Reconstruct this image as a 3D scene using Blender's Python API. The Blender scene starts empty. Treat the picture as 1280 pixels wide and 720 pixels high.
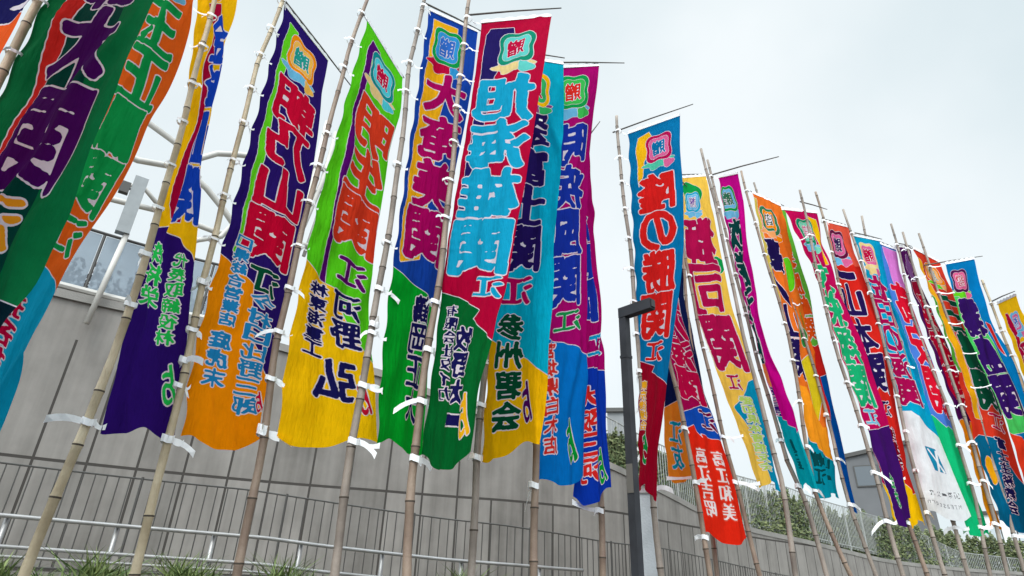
import bpy, math, random, time
import numpy as np
from mathutils import Vector, Matrix
from mathutils.geometry import delaunay_2d_cdt

scene = bpy.context.scene
COL = scene.collection
R = math.radians

# ------------------------------------------------------------------ camera
cam_data = bpy.data.cameras.new('camera')
cam_data.sensor_width = 36.0
cam_data.lens = 36.0 * 750.0 / 1280.0
cam_data.clip_end = 3000.0
cam = bpy.data.objects.new('camera', cam_data)
COL.objects.link(cam)
right = Vector((0.99934, -0.01590, 0.03268)); up = Vector((-0.03634, -0.43733, 0.89857))
back = right.cross(up).normalized()
cam.matrix_world = Matrix(((right.x, up.x, back.x, 0.0), (right.y, up.y, back.y, 0.0),
                           (right.z, up.z, back.z, 1.6), (0, 0, 0, 1)))
scene.camera = cam

# ------------------------------------------------------------------ sky, sun, exposure
SUN_EL, SUN_AZ = 52.0, 192.0          # azimuth measured from +Y clockwise: behind the camera, a little left
world = bpy.data.worlds.new('World'); scene.world = world; world.use_nodes = True
nt = world.node_tree; nt.nodes.clear()
out = nt.nodes.new('ShaderNodeOutputWorld'); bg = nt.nodes.new('ShaderNodeBackground')
sky = nt.nodes.new('ShaderNodeTexSky'); sky.sky_type = 'NISHITA'; sky.sun_disc = False
sky.sun_elevation = R(SUN_EL); sky.sun_rotation = R(SUN_AZ)
tc = nt.nodes.new('ShaderNodeTexCoord')
noi = nt.nodes.new('ShaderNodeTexNoise'); noi.inputs['Scale'].default_value = 1.7; noi.inputs['Detail'].default_value = 5.0
noi.inputs['Roughness'].default_value = 0.45
nt.links.new(tc.outputs['Generated'], noi.inputs['Vector'])
rmp = nt.nodes.new('ShaderNodeValToRGB')
rmp.color_ramp.elements[0].position = 0.38; rmp.color_ramp.elements[0].color = (5.85, 6.75, 7.1, 1)
rmp.color_ramp.elements[1].position = 0.62; rmp.color_ramp.elements[1].color = (7.6, 8.1, 8.3, 1)
nt.links.new(noi.outputs['Fac'], rmp.inputs['Fac'])
# added sky glow round the sun, unseen behind the camera, to brighten the banners
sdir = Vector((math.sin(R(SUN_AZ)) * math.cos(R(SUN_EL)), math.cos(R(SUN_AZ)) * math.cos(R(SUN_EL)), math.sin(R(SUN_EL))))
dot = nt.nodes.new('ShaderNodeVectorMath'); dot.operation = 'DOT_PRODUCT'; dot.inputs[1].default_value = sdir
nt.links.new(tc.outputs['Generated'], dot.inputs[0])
fill_glow = nt.nodes.new('ShaderNodeMapRange'); fill_glow.interpolation_type = 'SMOOTHSTEP'
fill_glow.inputs['From Min'].default_value = 0.42; fill_glow.inputs['From Max'].default_value = 1.0
fill_glow.inputs['To Min'].default_value = 1.0; fill_glow.inputs['To Max'].default_value = 4.5
nt.links.new(dot.outputs['Value'], fill_glow.inputs['Value'])
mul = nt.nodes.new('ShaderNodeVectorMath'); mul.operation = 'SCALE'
nt.links.new(rmp.outputs['Color'], mul.inputs[0]); nt.links.new(fill_glow.outputs['Result'], mul.inputs['Scale'])
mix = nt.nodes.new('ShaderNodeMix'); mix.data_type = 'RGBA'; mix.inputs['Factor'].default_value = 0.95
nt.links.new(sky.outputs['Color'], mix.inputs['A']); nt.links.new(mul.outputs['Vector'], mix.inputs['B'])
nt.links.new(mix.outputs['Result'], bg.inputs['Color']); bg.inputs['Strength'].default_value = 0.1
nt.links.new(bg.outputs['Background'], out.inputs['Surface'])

sun_data = bpy.data.lights.new('sun', 'SUN'); sun_data.energy = 1.5; sun_data.angle = R(18); sun_data.color = (1.0, 0.96, 0.9)
sun = bpy.data.objects.new('sun', sun_data); COL.objects.link(sun)
sun.rotation_euler = (-sdir).to_track_quat('-Z', 'Y').to_euler()
sun.location = (-3, -5, 12)

vs = scene.view_settings
vs.view_transform = 'Standard'; vs.look = 'None'; vs.gamma = 1.0; vs.exposure = 0.32; vs.use_curve_mapping = False
scene.cycles.max_bounces = 6; scene.cycles.transparent_max_bounces = 12
scene.cycles.use_denoising = True

# ------------------------------------------------------------------ helpers
def lin(c):
    c = [x / 255.0 for x in c]
    return tuple(x / 12.92 if x <= 0.04045 else ((x + 0.055) / 1.055) ** 2.4 for x in c)

def tag(o, label=None, cat=None, group=None, kind=None):
    if label: o['label'] = label
    if cat: o['category'] = cat
    if group: o['group'] = group
    if kind: o['kind'] = kind
    return o

def empty(name, loc, label, cat, group=None):
    o = bpy.data.objects.new(name, None); COL.objects.link(o); o.location = loc
    o.empty_display_size = 0.2
    return tag(o, label, cat, group)

class MB:
    """collects vertices and faces in world coordinates and links them as one mesh"""
    def __init__(s): s.v = []; s.f = []; s.m = []
    def add(s, vs_, fs, mi=0):
        b = len(s.v); s.v += [tuple(p) for p in vs_]
        s.f += [tuple(i + b for i in f) for f in fs]; s.m += [mi] * len(fs)
    def box(s, c, ax, ay, az, mi=0):
        c = Vector(c); ax, ay, az = Vector(ax), Vector(ay), Vector(az)
        P = [c + i * ax + j * ay + k * az for i in (-1, 1) for j in (-1, 1) for k in (-1, 1)]
        s.add(P, [(0, 1, 3, 2), (4, 6, 7, 5), (0, 4, 5, 1), (2, 3, 7, 6), (0, 2, 6, 4), (1, 5, 7, 3)], mi)
    def tube(s, pts, rad, n=8, mi=0, cap=True, mis=None):
        pts = [Vector(p) for p in pts]; rad = rad if hasattr(rad, '__len__') else [rad] * len(pts)
        ref = None; V = []; b = len(s.v)
        for i, p in enumerate(pts):
            t = (pts[min(i + 1, len(pts) - 1)] - pts[max(i - 1, 0)]).normalized()
            if ref is None: ref = t.orthogonal().normalized()
            x = (ref - t * ref.dot(t)).normalized(); ref = x; y = t.cross(x)
            V += [p + rad[i] * (math.cos(2 * math.pi * k / n) * x + math.sin(2 * math.pi * k / n) * y) for k in range(n)]
        F = []; M = []
        for i in range(len(pts) - 1):
            for k in range(n):
                F.append((i * n + k, i * n + (k + 1) % n, (i + 1) * n + (k + 1) % n, (i + 1) * n + k)); M.append(mis[i] if mis else mi)
        if cap:
            F.append(tuple(range(n))[::-1]); M.append(mi); F.append(tuple((len(pts) - 1) * n + k for k in range(n))); M.append(mi)
        s.v += [tuple(p) for p in V]; s.f += [tuple(i + b for i in f) for f in F]; s.m += M
    def build(s, name, mats, parent=None, smooth=False):
        me = bpy.data.meshes.new(name)
        off = Vector(parent_world(parent)) if parent else Vector((0, 0, 0))
        me.from_pydata([tuple(Vector(p) - off) for p in s.v], [], s.f)
        for m in (mats if isinstance(mats, (list, tuple)) else [mats]): me.materials.append(m)
        if any(s.m): me.polygons.foreach_set('material_index', s.m)
        if smooth: me.polygons.foreach_set('use_smooth', [True] * len(me.polygons))
        me.update()
        o = bpy.data.objects.new(name, me); COL.objects.link(o)
        if parent: o.parent = parent
        return o

def parent_world(o):
    p = Vector((0, 0, 0))
    while o is not None: p = p + Vector(o.location); o = o.parent
    return p

def mat(name, color, rough=0.7, metal=0.0, var=0.0, scale=6.0, bump=0.0, bscale=40.0, tint=None, spec=0.4):
    m = bpy.data.materials.new(name); m.use_nodes = True; n = m.node_tree; p = n.nodes['Principled BSDF']
    p.inputs['Roughness'].default_value = rough; p.inputs['Metallic'].default_value = metal
    p.inputs['Specular IOR Level'].default_value = spec
    p.inputs['Base Color'].default_value = (*color, 1)
    if var > 0 or bump > 0:
        t = n.nodes.new('ShaderNodeTexCoord')
    if var > 0:
        z = n.nodes.new('ShaderNodeTexNoise'); z.inputs['Scale'].default_value = scale; z.inputs['Detail'].default_value = 6
        n.links.new(t.outputs['Object'], z.inputs['Vector'])
        r = n.nodes.new('ShaderNodeValToRGB'); r.color_ramp.elements[0].position = 0.3; r.color_ramp.elements[1].position = 0.7
        lo = tint if tint else tuple(c * (1 - var) for c in color)
        r.color_ramp.elements[0].color = (*lo, 1); r.color_ramp.elements[1].color = (*[min(1, c * (1 + var * 0.6)) for c in color], 1)
        n.links.new(z.outputs['Fac'], r.inputs['Fac']); n.links.new(r.outputs['Color'], p.inputs['Base Color'])
    if bump > 0:
        z2 = n.nodes.new('ShaderNodeTexNoise'); z2.inputs['Scale'].default_value = bscale; z2.inputs['Detail'].default_value = 5
        n.links.new(t.outputs['Object'], z2.inputs['Vector'])
        bm = n.nodes.new('ShaderNodeBump'); bm.inputs['Strength'].default_value = bump; bm.inputs['Distance'].default_value = 0.02
        n.links.new(z2.outputs['Fac'], bm.inputs['Height']); n.links.new(bm.outputs['Normal'], p.inputs['Normal'])
    return m

def cloth_material():
    m = bpy.data.materials.new('dyed_cloth'); m.use_nodes = True; n = m.node_tree; n.nodes.clear()
    o = n.nodes.new('ShaderNodeOutputMaterial'); a = n.nodes.new('ShaderNodeAttribute'); a.attribute_name = 'dye'
    tcn = n.nodes.new('ShaderNodeTexCoord')
    z = n.nodes.new('ShaderNodeTexNoise'); z.inputs['Scale'].default_value = 9; z.inputs['Detail'].default_value = 7
    n.links.new(tcn.outputs['Object'], z.inputs['Vector'])
    mr = n.nodes.new('ShaderNodeMapRange'); mr.inputs['From Min'].default_value = 0.3; mr.inputs['From Max'].default_value = 0.7
    mr.inputs['To Min'].default_value = 0.92; mr.inputs['To Max'].default_value = 1.04
    n.links.new(z.outputs['Fac'], mr.inputs['Value'])
    sc = n.nodes.new('ShaderNodeVectorMath'); sc.operation = 'SCALE'
    n.links.new(a.outputs['Color'], sc.inputs[0]); n.links.new(mr.outputs['Result'], sc.inputs['Scale'])
    w = n.nodes.new('ShaderNodeTexNoise'); w.inputs['Scale'].default_value = 7; w.inputs['Detail'].default_value = 3
    mp = n.nodes.new('ShaderNodeMapping'); mp.inputs['Scale'].default_value = (3.0, 3.0, 0.55)
    n.links.new(tcn.outputs['Object'], mp.inputs['Vector']); n.links.new(mp.outputs['Vector'], w.inputs['Vector'])
    bmp = n.nodes.new('ShaderNodeBump'); bmp.inputs['Strength'].default_value = 0.8; bmp.inputs['Distance'].default_value = 0.03
    n.links.new(w.outputs['Fac'], bmp.inputs['Height'])
    d = n.nodes.new('ShaderNodeBsdfPrincipled'); d.inputs['Roughness'].default_value = 0.85
    d.inputs['Specular IOR Level'].default_value = 0.05
    t = n.nodes.new('ShaderNodeBsdfTranslucent')
    for s in (d.inputs['Base Color'], t.inputs['Color']): n.links.new(sc.outputs['Vector'], s)
    for s in (d.inputs['Normal'], t.inputs['Normal']): n.links.new(bmp.outputs['Normal'], s)
    mx = n.nodes.new('ShaderNodeMixShader'); mx.inputs['Fac'].default_value = 0.52
    n.links.new(d.outputs['BSDF'], mx.inputs[1]); n.links.new(t.outputs['BSDF'], mx.inputs[2])
    n.links.new(mx.outputs['Shader'], o.inputs['Surface'])
    return m

M_CLOTH = cloth_material()
M_BAMBOO = mat('weathered_bamboo', (0.235, 0.175, 0.13), 0.55, var=0.35, scale=3.5, bump=0.25, bscale=60, tint=(0.155, 0.10, 0.075))
M_BAMBOO_PALE = mat('pale_bamboo', (0.46, 0.38, 0.26), 0.5, var=0.3, scale=3.5, bump=0.25, bscale=60, tint=(0.30, 0.23, 0.14))
M_BAMBOO_GREY = mat('grey_bamboo', (0.26, 0.215, 0.18), 0.6, var=0.35, scale=3.5, bump=0.25, bscale=60, tint=(0.155, 0.125, 0.105))
M_NODE = mat('bamboo_node', (0.05, 0.036, 0.026), 0.7)
M_STICK = mat('dark_stick', (0.10, 0.09, 0.08), 0.6)
M_RIBBON = mat('white_ribbon', (0.82, 0.82, 0.83), 0.6, var=0.08, scale=20)
M_STEEL = mat('galvanised_steel', (0.34, 0.34, 0.34), 0.42, 0.5, var=0.15, scale=5)
M_FENCE = mat('grey_fence_paint', (0.06, 0.058, 0.055), 0.5)
M_FENCE_PALE = mat('pale_fence_paint', (0.30, 0.31, 0.30), 0.5)
M_LAMP = mat('charcoal_powder_coat', (0.028, 0.029, 0.034), 0.6, 0.0, var=0.35, scale=5, spec=0.25)
M_LENS = mat('lamp_lens', (0.02, 0.02, 0.02), 0.15)
M_WHITE_STEEL = mat('white_painted_steel', (0.48, 0.465, 0.435), 0.5, var=0.12, scale=1.5)
M_EARTH = mat('packed_earth', (0.16, 0.14, 0.11), 0.95, var=0.4, scale=4, bump=0.6, bscale=12)
M_ASPHALT = mat('asphalt', (0.055, 0.055, 0.056), 0.9, var=0.25, scale=3, bump=0.5, bscale=90)

# wall concrete: joints laid out along the wall with the UV map (u = metres along the wall, v = height)
def wall_material():
    m = bpy.data.materials.new('panelled_concrete'); m.use_nodes = True; n = m.node_tree; p = n.nodes['Principled BSDF']
    p.inputs['Roughness'].default_value = 0.85; p.inputs['Specular IOR Level'].default_value = 0.25
    uv = n.nodes.new('ShaderNodeUVMap'); uv.uv_map = 'wall'
    s = n.nodes.new('ShaderNodeSeparateXYZ'); n.links.new(uv.outputs['UV'], s.inputs[0])
    def math_(op, a, b=None, clamp=False):
        q = n.nodes.new('ShaderNodeMath'); q.operation = op; q.use_clamp = clamp
        for i, x in enumerate((a, b)):
            if x is None: continue
            if isinstance(x, (int, float)): q.inputs[i].default_value = x
            else: n.links.new(x, q.inputs[i])
        return q.outputs[0]
    fr = math_('FRACT', math_('DIVIDE', s.outputs['X'], 0.82))
    vj = math_('LESS_THAN', math_('ABSOLUTE', math_('SUBTRACT', fr, 0.5)), 0.027)
    lim = n.nodes.new('ShaderNodeMapRange'); n.links.new(s.outputs['X'], lim.inputs['Value'])      # the joints stop under a plain parapet on the right
    for k_, v_ in (('From Min', 17.0), ('From Max', 18.0), ('To Min', 5.55), ('To Max', 3.29)): lim.inputs[k_].default_value = v_
    up_ok = math_('LESS_THAN', s.outputs['Y'], lim.outputs['Result'])
    vj = math_('MULTIPLY', vj, up_ok)
    hj = math_('LESS_THAN', math_('ABSOLUTE', math_('SUBTRACT', s.outputs['Y'], 3.29)), 0.027)
    hj2 = math_('LESS_THAN', math_('ABSOLUTE', math_('SUBTRACT', s.outputs['Y'], 1.5)), 0.03)
    j = math_('MAXIMUM', math_('MAXIMUM', vj, hj), hj2)
    # per panel tone
    cell = n.nodes.new('ShaderNodeTexWhiteNoise'); cell.noise_dimensions = '2D'
    cv = n.nodes.new('ShaderNodeCombineXYZ')
    n.links.new(math_('FLOOR', math_('ADD', math_('DIVIDE', s.outputs['X'], 0.82), 0.5)), cv.inputs[0])
    n.links.new(math_('FLOOR', math_('DIVIDE', math_('SUBTRACT', s.outputs['Y'], 3.29), 3.0)), cv.inputs[1])
    n.links.new(cv.outputs[0], cell.inputs['Vector'])
    z = n.nodes.new('ShaderNodeTexNoise'); z.inputs['Scale'].default_value = 0.9; z.inputs['Detail'].default_value = 8; z.inputs['Roughness'].default_value = 0.62
    t = n.nodes.new('ShaderNodeTexCoord'); n.links.new(t.outputs['Object'], z.inputs['Vector'])
    st = n.nodes.new('ShaderNodeTexNoise'); st.inputs['Scale'].default_value = 1.0; st.inputs['Detail'].default_value = 4
    mp = n.nodes.new('ShaderNodeMapping'); mp.inputs['Scale'].default_value = (5.0, 0.35, 1.0)
    n.links.new(uv.outputs['UV'], mp.inputs['Vector']); n.links.new(mp.outputs['Vector'], st.inputs['Vector'])
    f = math_('ADD', math_('ADD', math_('MULTIPLY', z.outputs['Fac'], 0.5), math_('MULTIPLY', st.outputs['Fac'], 0.42)), math_('MULTIPLY', cell.outputs['Value'], 0.16))
    r = n.nodes.new('ShaderNodeValToRGB'); r.color_ramp.elements[0].position = 0.30; r.color_ramp.elements[0].color = (0.108, 0.101, 0.093, 1)
    r.color_ramp.elements[1].position = 0.70; r.color_ramp.elements[1].color = (0.255, 0.24, 0.224, 1)
    n.links.new(f, r.inputs['Fac'])
    mx = n.nodes.new('ShaderNodeMix'); mx.data_type = 'RGBA'; mx.inputs['B'].default_value = (0.052, 0.047, 0.043, 1)
    n.links.new(j, mx.inputs['Factor']); n.links.new(r.outputs['Color'], mx.inputs['A']); n.links.new(mx.outputs['Result'], p.inputs['Base Color'])
    bmp = n.nodes.new('ShaderNodeBump'); bmp.inputs['Strength'].default_value = 0.5; bmp.inputs['Distance'].default_value = 0.02
    n.links.new(math_('SUBTRACT', math_('MULTIPLY', z.outputs['Fac'], 0.4), j), bmp.inputs['Height']); n.links.new(bmp.outputs['Normal'], p.inputs['Normal'])
    return m
M_WALL = wall_material()

def polar(az, d, z): return Vector((d * math.sin(R(az)), d * math.cos(R(az)), z))
def smooth_path(keys, n):
    """keys: rows of numbers sorted on the first column -> n rows, smoothed"""
    K = np.array(keys, float); a = np.linspace(K[0, 0], K[-1, 0], n)
    out_ = [a] + [np.interp(a, K[:, 0], K[:, c]) for c in range(1, K.shape[1])]
    w = max(3, n // 24) | 1; ker = np.hanning(w + 2)[1:-1]; ker /= ker.sum()
    for i in range(1, len(out_)):
        pad_ = np.pad(out_[i], w // 2, mode='reflect', reflect_type='odd'); out_[i] = np.convolve(pad_, ker, 'valid')
    return np.stack(out_, 1)

# ------------------------------------------------------------------ ground
g = MB(); g.add([(-400, -400, 0), (400, -400, 0), (400, 700, 0), (-400, 700, 0)], [(0, 1, 2, 3)])
tag(g.build('ground', M_ASPHALT), kind='structure')
# raised bank that the rails, the picket fence and the wall stand on
prof = smooth_path([(-75, 6.9), (-20, 6.9), (0, 7.4), (8, 8.8), (40, 9.5)], 60)
tb = MB(); V = []
for a, d in prof: V += [polar(a, d, -0.1), polar(a, d, 1.22), polar(a, d + 0.22, 1.22), polar(a, d + 0.22, 1.17), polar(a, 80, 1.17)]
F = []
for i in range(len(prof) - 1):
    for k in range(4): F.append((i * 5 + k, (i + 1) * 5 + k, (i + 1) * 5 + k + 1, i * 5 + k + 1))
tb.add(V, F, 0)
tb.m = [1 if i % 4 == 3 else 0 for i in range(len(F))]
M_KERB = mat('bank_concrete', (0.24, 0.23, 0.215), 0.9, var=0.25, scale=2, bump=0.4)
tag(tb.build('terrace', [M_KERB, M_EARTH]), kind='structure')

# ------------------------------------------------------------------ curved concrete wall
WALL = [(-75, 14.6, 6.45), (-39, 14, 6.4), (-29, 14, 6.45), (-12, 14.2, 5.95), (0, 14.9, 5.15), (5, 15.6, 4.8), (10.5, 17, 4.42), (14.6, 19.5, 4.13),
        (18, 22, 3.71), (21, 25, 3.55), (25, 29, 3.45), (28, 33, 3.28), (30, 36, 3.05), (36, 46, 2.95), (48, 60, 2.9)]
wp = smooth_path(WALL, 240)
root = empty('retaining_wall', polar(0, 14.9, 1.1), 'long curved grey concrete wall with dark panel joints behind the banners', 'wall')
me_v = []; uvs = []; s_ = 0.0; prev = None
for a, d, zt in wp:
    p = polar(a, d, 0)
    if prev is not None: s_ += (p - prev).length
    prev = p
    for zz in (0.9, 3.0, zt): me_v.append(Vector((p.x, p.y, zz))); uvs.append((s_, zz))
    q = polar(a, d + 0.55, zt); me_v.append(q); uvs.append((s_, zt + 0.55))
    q = polar(a, d + 0.55, 0.9); me_v.append(q); uvs.append((s_, zt + 3.0))
wb = MB(); F = []
for i in range(len(wp) - 1):
    for k in range(4): F.append((i * 5 + k, (i + 1) * 5 + k, (i + 1) * 5 + k + 1, i * 5 + k + 1))
wb.add(me_v, F); wo = wb.build('wall_body', M_WALL, root)
lay = wo.data.uv_layers.new(name='wall')
for l in wo.data.loops: lay.data[l.index].uv = uvs[l.vertex_index]
# coping along the top
cp = MB(); V = []
for a, d, zt in wp: V += [polar(a, d - 0.06, zt - 0.10), polar(a, d - 0.06, zt + 0.07), polar(a, d + 0.62, zt + 0.07), polar(a, d + 0.62, zt - 0.10)]
F = []
for i in range(len(wp) - 1):
    for k in range(4): F.append((i * 4 + k, (i + 1) * 4 + k, (i + 1) * 4 + (k + 1) % 4, i * 4 + (k + 1) % 4))
cp.add(V, F); cp.build('coping', mat('coping_concrete', (0.23, 0.22, 0.205), 0.85, var=0.2, scale=1.5, bump=0.3), root)

# earth behind the wall
et = MB(); V = []
for a, d, zt in wp: V += [polar(a, d + 0.5, zt - 0.12), polar(a, d + 30, zt - 0.12)]
et.add(V, [(2 * i, 2 * i + 2, 2 * i + 3, 2 * i + 1) for i in range(len(wp) - 1)])
tag(et.build('embankment', M_EARTH), kind='structure')

# ------------------------------------------------------------------ fences
def fence(name, label, keys, base_off, gap, rbar, m, post_every, rails=2):
    """keys: az, distance, top height; uprights, rails and posts"""
    P = smooth_path(keys, 400); pts = [polar(a, d, z) for a, d, z in P]
    cum = np.concatenate([[0], np.cumsum([(pts[i + 1].xy - pts[i].xy).length for i in range(len(pts) - 1)])])
    at = lambda s: Vector([np.interp(s, cum, [p[k] for p in pts]) for k in range(3)])
    root = empty(name, at(0) - Vector((0, 0, base_off)), label, 'fence')
    n = int(cum[-1] / gap); bay = MB(); k0 = 0
    for k in range(n + 1):
        p = at(k * gap); lo = p - Vector((0, 0, base_off))
        if k % post_every == 0:
            q = MB(); q.tube([lo - Vector((0, 0, 0.1)), p + Vector((0, 0, 0.03))], rbar * 2.1, 8); q.build('post', m, root)
            if bay.v:
                for h in [0.0, base_off - 0.12][:rails]:
                    bay.tube([at(s * gap) - Vector((0, 0, h)) for s in range(k0, k + 1)], rbar * 1.35, 6)
                bay.build('picket_panel', m, root)
            bay = MB(); k0 = k
        else:
            bay.tube([lo, p], rbar, 5)
    return root
fence('picket_fence', 'dark thin picket fence in front of the panelled concrete wall',
      [(-52, 12, 2.97), (-39, 12, 2.93), (-22, 12, 2.88), (-16, 12, 2.78), (-11, 12, 2.69), (-5, 12.2, 2.6), (0, 12.4, 2.55), (5, 13, 2.47), (9, 14, 2.4),
       (14, 16.5, 2.43), (18, 18.5, 2.27), (21, 21, 2.13), (26, 26, 1.9)], 1.5, 0.165, 0.0105, M_FENCE, 14)
fence('wall_top_fence', 'pale metal fence running along the top of the curved wall past the hedge',
      [(7, 17.2, 6.3), (10.3, 18.6, 6.08), (14.9, 21.3, 5.8), (20.5, 26, 5.6), (24.5, 30.3, 5.69), (26.4, 32.5, 5.47), (28.6, 35.2, 5.33), (32.2, 41, 5.04), (35.2, 46, 3.9), (40, 52, 3.7)],
      1.9, 0.15, 0.017, M_FENCE_PALE, 12)

rg = empty('guard_rail', polar(-22, 9.5, 1.17), 'white tube guard rail with three bars on grassy bank', 'railing')
RK = smooth_path([(-60, 9.5, 2.10), (-38, 9.5, 2.085), (-20, 9.5, 2.01), (-15.6, 9.55, 1.95), (-4.7, 9.8, 1.84), (1, 10.1, 1.81), (7, 10.8, 1.78)], 90)
for dz, rr in ((0, 0.025), (-0.325, 0.023), (-0.425, 0.018)):
    q = MB(); q.tube([polar(a, d, z + dz) for a, d, z in RK], rr, 10); q.build('rail', M_STEEL, rg, True)
for i in range(3, 90, 9):
    a, d, z = RK[i]; q = MB(); q.tube([polar(a, d + 0.05, 1.1), polar(a, d + 0.05, z - 0.01)], 0.03, 8); q.build('post', M_STEEL, rg, True)

# ------------------------------------------------------------------ terrace balustrade, pole and steel frame at the left
M_GLASS = mat('dusty_glass', (0.30, 0.36, 0.42), 0.12, var=0.2, scale=0.8)
gn = M_GLASS.node_tree; tr = gn.nodes.new('ShaderNodeBsdfTransparent'); mxs = gn.nodes.new('ShaderNodeMixShader'); mxs.inputs['Fac'].default_value = 0.5
tr.inputs['Color'].default_value = (0.75, 0.8, 0.83, 1)
gn.links.new(gn.nodes['Principled BSDF'].outputs['BSDF'], mxs.inputs[1]); gn.links.new(tr.outputs['BSDF'], mxs.inputs[2])
gn.links.new(mxs.outputs['Shader'], gn.nodes['Material Output'].inputs['Surface'])
bal = empty('glass_balustrade', polar(-36, 14.4, 6.4), 'glass balustrade with dark top rail and white foot rail on left wall top', 'railing')
for k in range(8):
    a0, a1 = -60 + k * 4.4 + 0.15, -60 + (k + 1) * 4.4 - 0.15
    q = MB(); q.add([polar(a0, 14.30, 6.56), polar(a1, 14.30, 6.56), polar(a1, 14.30, 7.98), polar(a0, 14.30, 7.98),
                     polar(a0, 14.33, 6.56), polar(a1, 14.33, 6.56), polar(a1, 14.33, 7.98), polar(a0, 14.33, 7.98)],
                    [(0, 1, 2, 3), (5, 4, 7, 6), (0, 4, 5, 1), (3, 2, 6, 7), (0, 3, 7, 4), (1, 5, 6, 2)]); q.build('glass_pane', M_GLASS, bal)
    q = MB(); q.tube([polar(a0 - 0.15, 14.32, 6.4), polar(a0 - 0.15, 14.32, 8.05)], 0.03, 8); q.build('post', M_FENCE, bal)
q = MB(); q.tube([polar(a, 14.31, 8.03) for a in np.linspace(-60, -25, 30)], 0.035, 8); q.build('top_rail', M_FENCE, bal)
q = MB(); q.tube([polar(a, 14.0, 6.56) for a in np.linspace(-60, -25, 30)], 0.07, 8); q.build('foot_rail', M_WHITE_STEEL, bal)

pl = empty('signal_pole', polar(-37, 13.82, 5.9), 'slim white pole with tall grey box on top beside the glass balustrade', 'pole')
q = MB(); q.tube([polar(-37.05, 13.8, 5.85), polar(-36.55, 13.8, 7.95)], 0.055, 10); q.build('mast', M_WHITE_STEEL, pl, True)
q = MB(); t_ = Vector((math.cos(R(-37)), -math.sin(R(-37)), 0)); n_ = Vector((math.sin(R(-37)), math.cos(R(-37)), 0))
q.box(polar(-36.9, 13.8, 8.62), t_ * 0.13, n_ * 0.1, Vector((0, 0, 0.70))); q.build('grey_box', mat('grey_enclosure', (0.26, 0.28, 0.29), 0.5, var=0.1), pl)
q = MB(); q.box(polar(-37.9, 13.75, 8.95), t_ * 0.09, n_ * 0.07, Vector((0, 0, 0.13))); q.box(polar(-37.5, 13.78, 8.98), t_ * 0.06, n_ * 0.02, Vector((0, 0, 0.02)))
q.build('sensor_head', M_FENCE, pl)

sf = empty('steel_frame', polar(-30, 24, 6.3), 'white tubular steel roof frame rising behind the wall at left', 'steel frame')
def pipe(name, pts, r): q = MB(); q.tube([polar(a, d, 1.6 + t * d) for a, t, d in pts], r, 12); q.build(name, M_WHITE_STEEL, sf, True)
pipe('chord', [(-46, .60, 23), (-37.7, .59, 23), (-35, .601, 23), (-31.7, .655, 23.4), (-29.7, .668, 23.6), (-25, .685, 24), (-21, .690, 24.5), (-16, .69, 25)], 0.122)
pipe('chord', [(-40, .505, 23), (-34.4, .515, 23.5), (-29.8, .506, 24), (-25, .515, 24.3), (-20, .525, 24.5)], 0.108)
pipe('brace', [(-40, .72, 23), (-38, .665, 23), (-35, .645, 23.2), (-33.4, .60, 23.4), (-31.7, .582, 23.5), (-29.7, .551, 23.8), (-27, .50, 24)], 0.122)
pipe('brace', [(-38.6, .53, 23), (-36.8, .55, 23), (-34.6, .518, 23)], 0.086)
pipe('brace', [(-32.5, .45, 23.5), (-31.2, .482, 23.5), (-29.3, .50, 23.6), (-27.0, .59, 23.7), (-25.8, .67, 23.8)], 0.101)
pipe('brace', [(-25.5, .40, 24.2), (-23.6, .47, 24.3), (-22.2, .56, 24.4), (-21.3, .66, 24.5), (-20.9, .78, 24.6)], 0.115)
pipe('brace', [(-21.6, .50, 24.7), (-21.0, .60, 24.8), (-20.2, .70, 24.8)], 0.079)
pipe('brace', [(-23.0, .634, 24.4), (-21.0, .64, 24.5)], 0.094)
pipe('column', [(-33.5, .18, 23.6), (-33.2, .45, 23.6), (-32.7, .60, 23.5)], 0.144)
pipe('column', [(-24.0, .18, 24.2), (-23.0, .40, 24.2), (-22.4, .60, 24.3), (-22.0, .80, 24.4)], 0.144)

# ------------------------------------------------------------------ buildings at the right
def building(name, label, az0, az1, d, z0, z1, z1b, m, depth, storeys, mw):
    a, b = polar(az0, d, 0), polar(az1, d * 1.0, 0); t = (b - a).normalized(); nn = Vector((-t.y, t.x, 0))
    if nn.dot(a) < 0: nn = -nn
    root = empty(name, a, label, 'building')
    q = MB(); c, e = b + nn * depth, a + nn * depth
    V = [Vector((p.x, p.y, z0)) for p in (a, b, c, e)] + [Vector((p.x, p.y, z)) for p, z in ((a, z1), (b, z1b), (c, z1b), (e, z1))]
    q.add(V, [(0, 1, 5, 4), (1, 2, 6, 5), (2, 3, 7, 6), (3, 0, 4, 7), (4, 5, 6, 7)]); q.build('wall', m, root)
    L_ = (b - a).length
    q = MB()
    for p0, p1, zA, zB in ((a, b, z1, z1b), ):
        q.box((p0 + p1) / 2 + Vector((0, 0, (zA + zB) / 2 + 0.08)), (p1 + Vector((0, 0, zB)) - p0 - Vector((0, 0, zA))) / 2 + t * 0.1, nn * 0.2, Vector((0, 0, 0.14)))
    q.build('roof_edge', M_FENCE, root)
    for k in range(storeys):
        for j in range(max(1, int(L_ / 2.6))):
            cx = a + t * (1.4 + j * 2.6); zz = z0 + (k + 0.62) * (min(z1, z1b) - z0) / storeys
            if (cx - a).length > L_ - 1: continue
            w_ = MB(); w_.box(Vector((cx.x, cx.y, zz)) - nn * 0.03, t * 0.8, nn * 0.05, Vector((0, 0, 0.75))); wo_ = w_.build('window', M_FENCE, root)
            w_ = MB(); w_.box(Vector((cx.x, cx.y, zz)) - nn * 0.07, t * 0.72, nn * 0.02, Vector((0, 0, 0.67))); w_.build('pane', mw, wo_)
    return root
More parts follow.
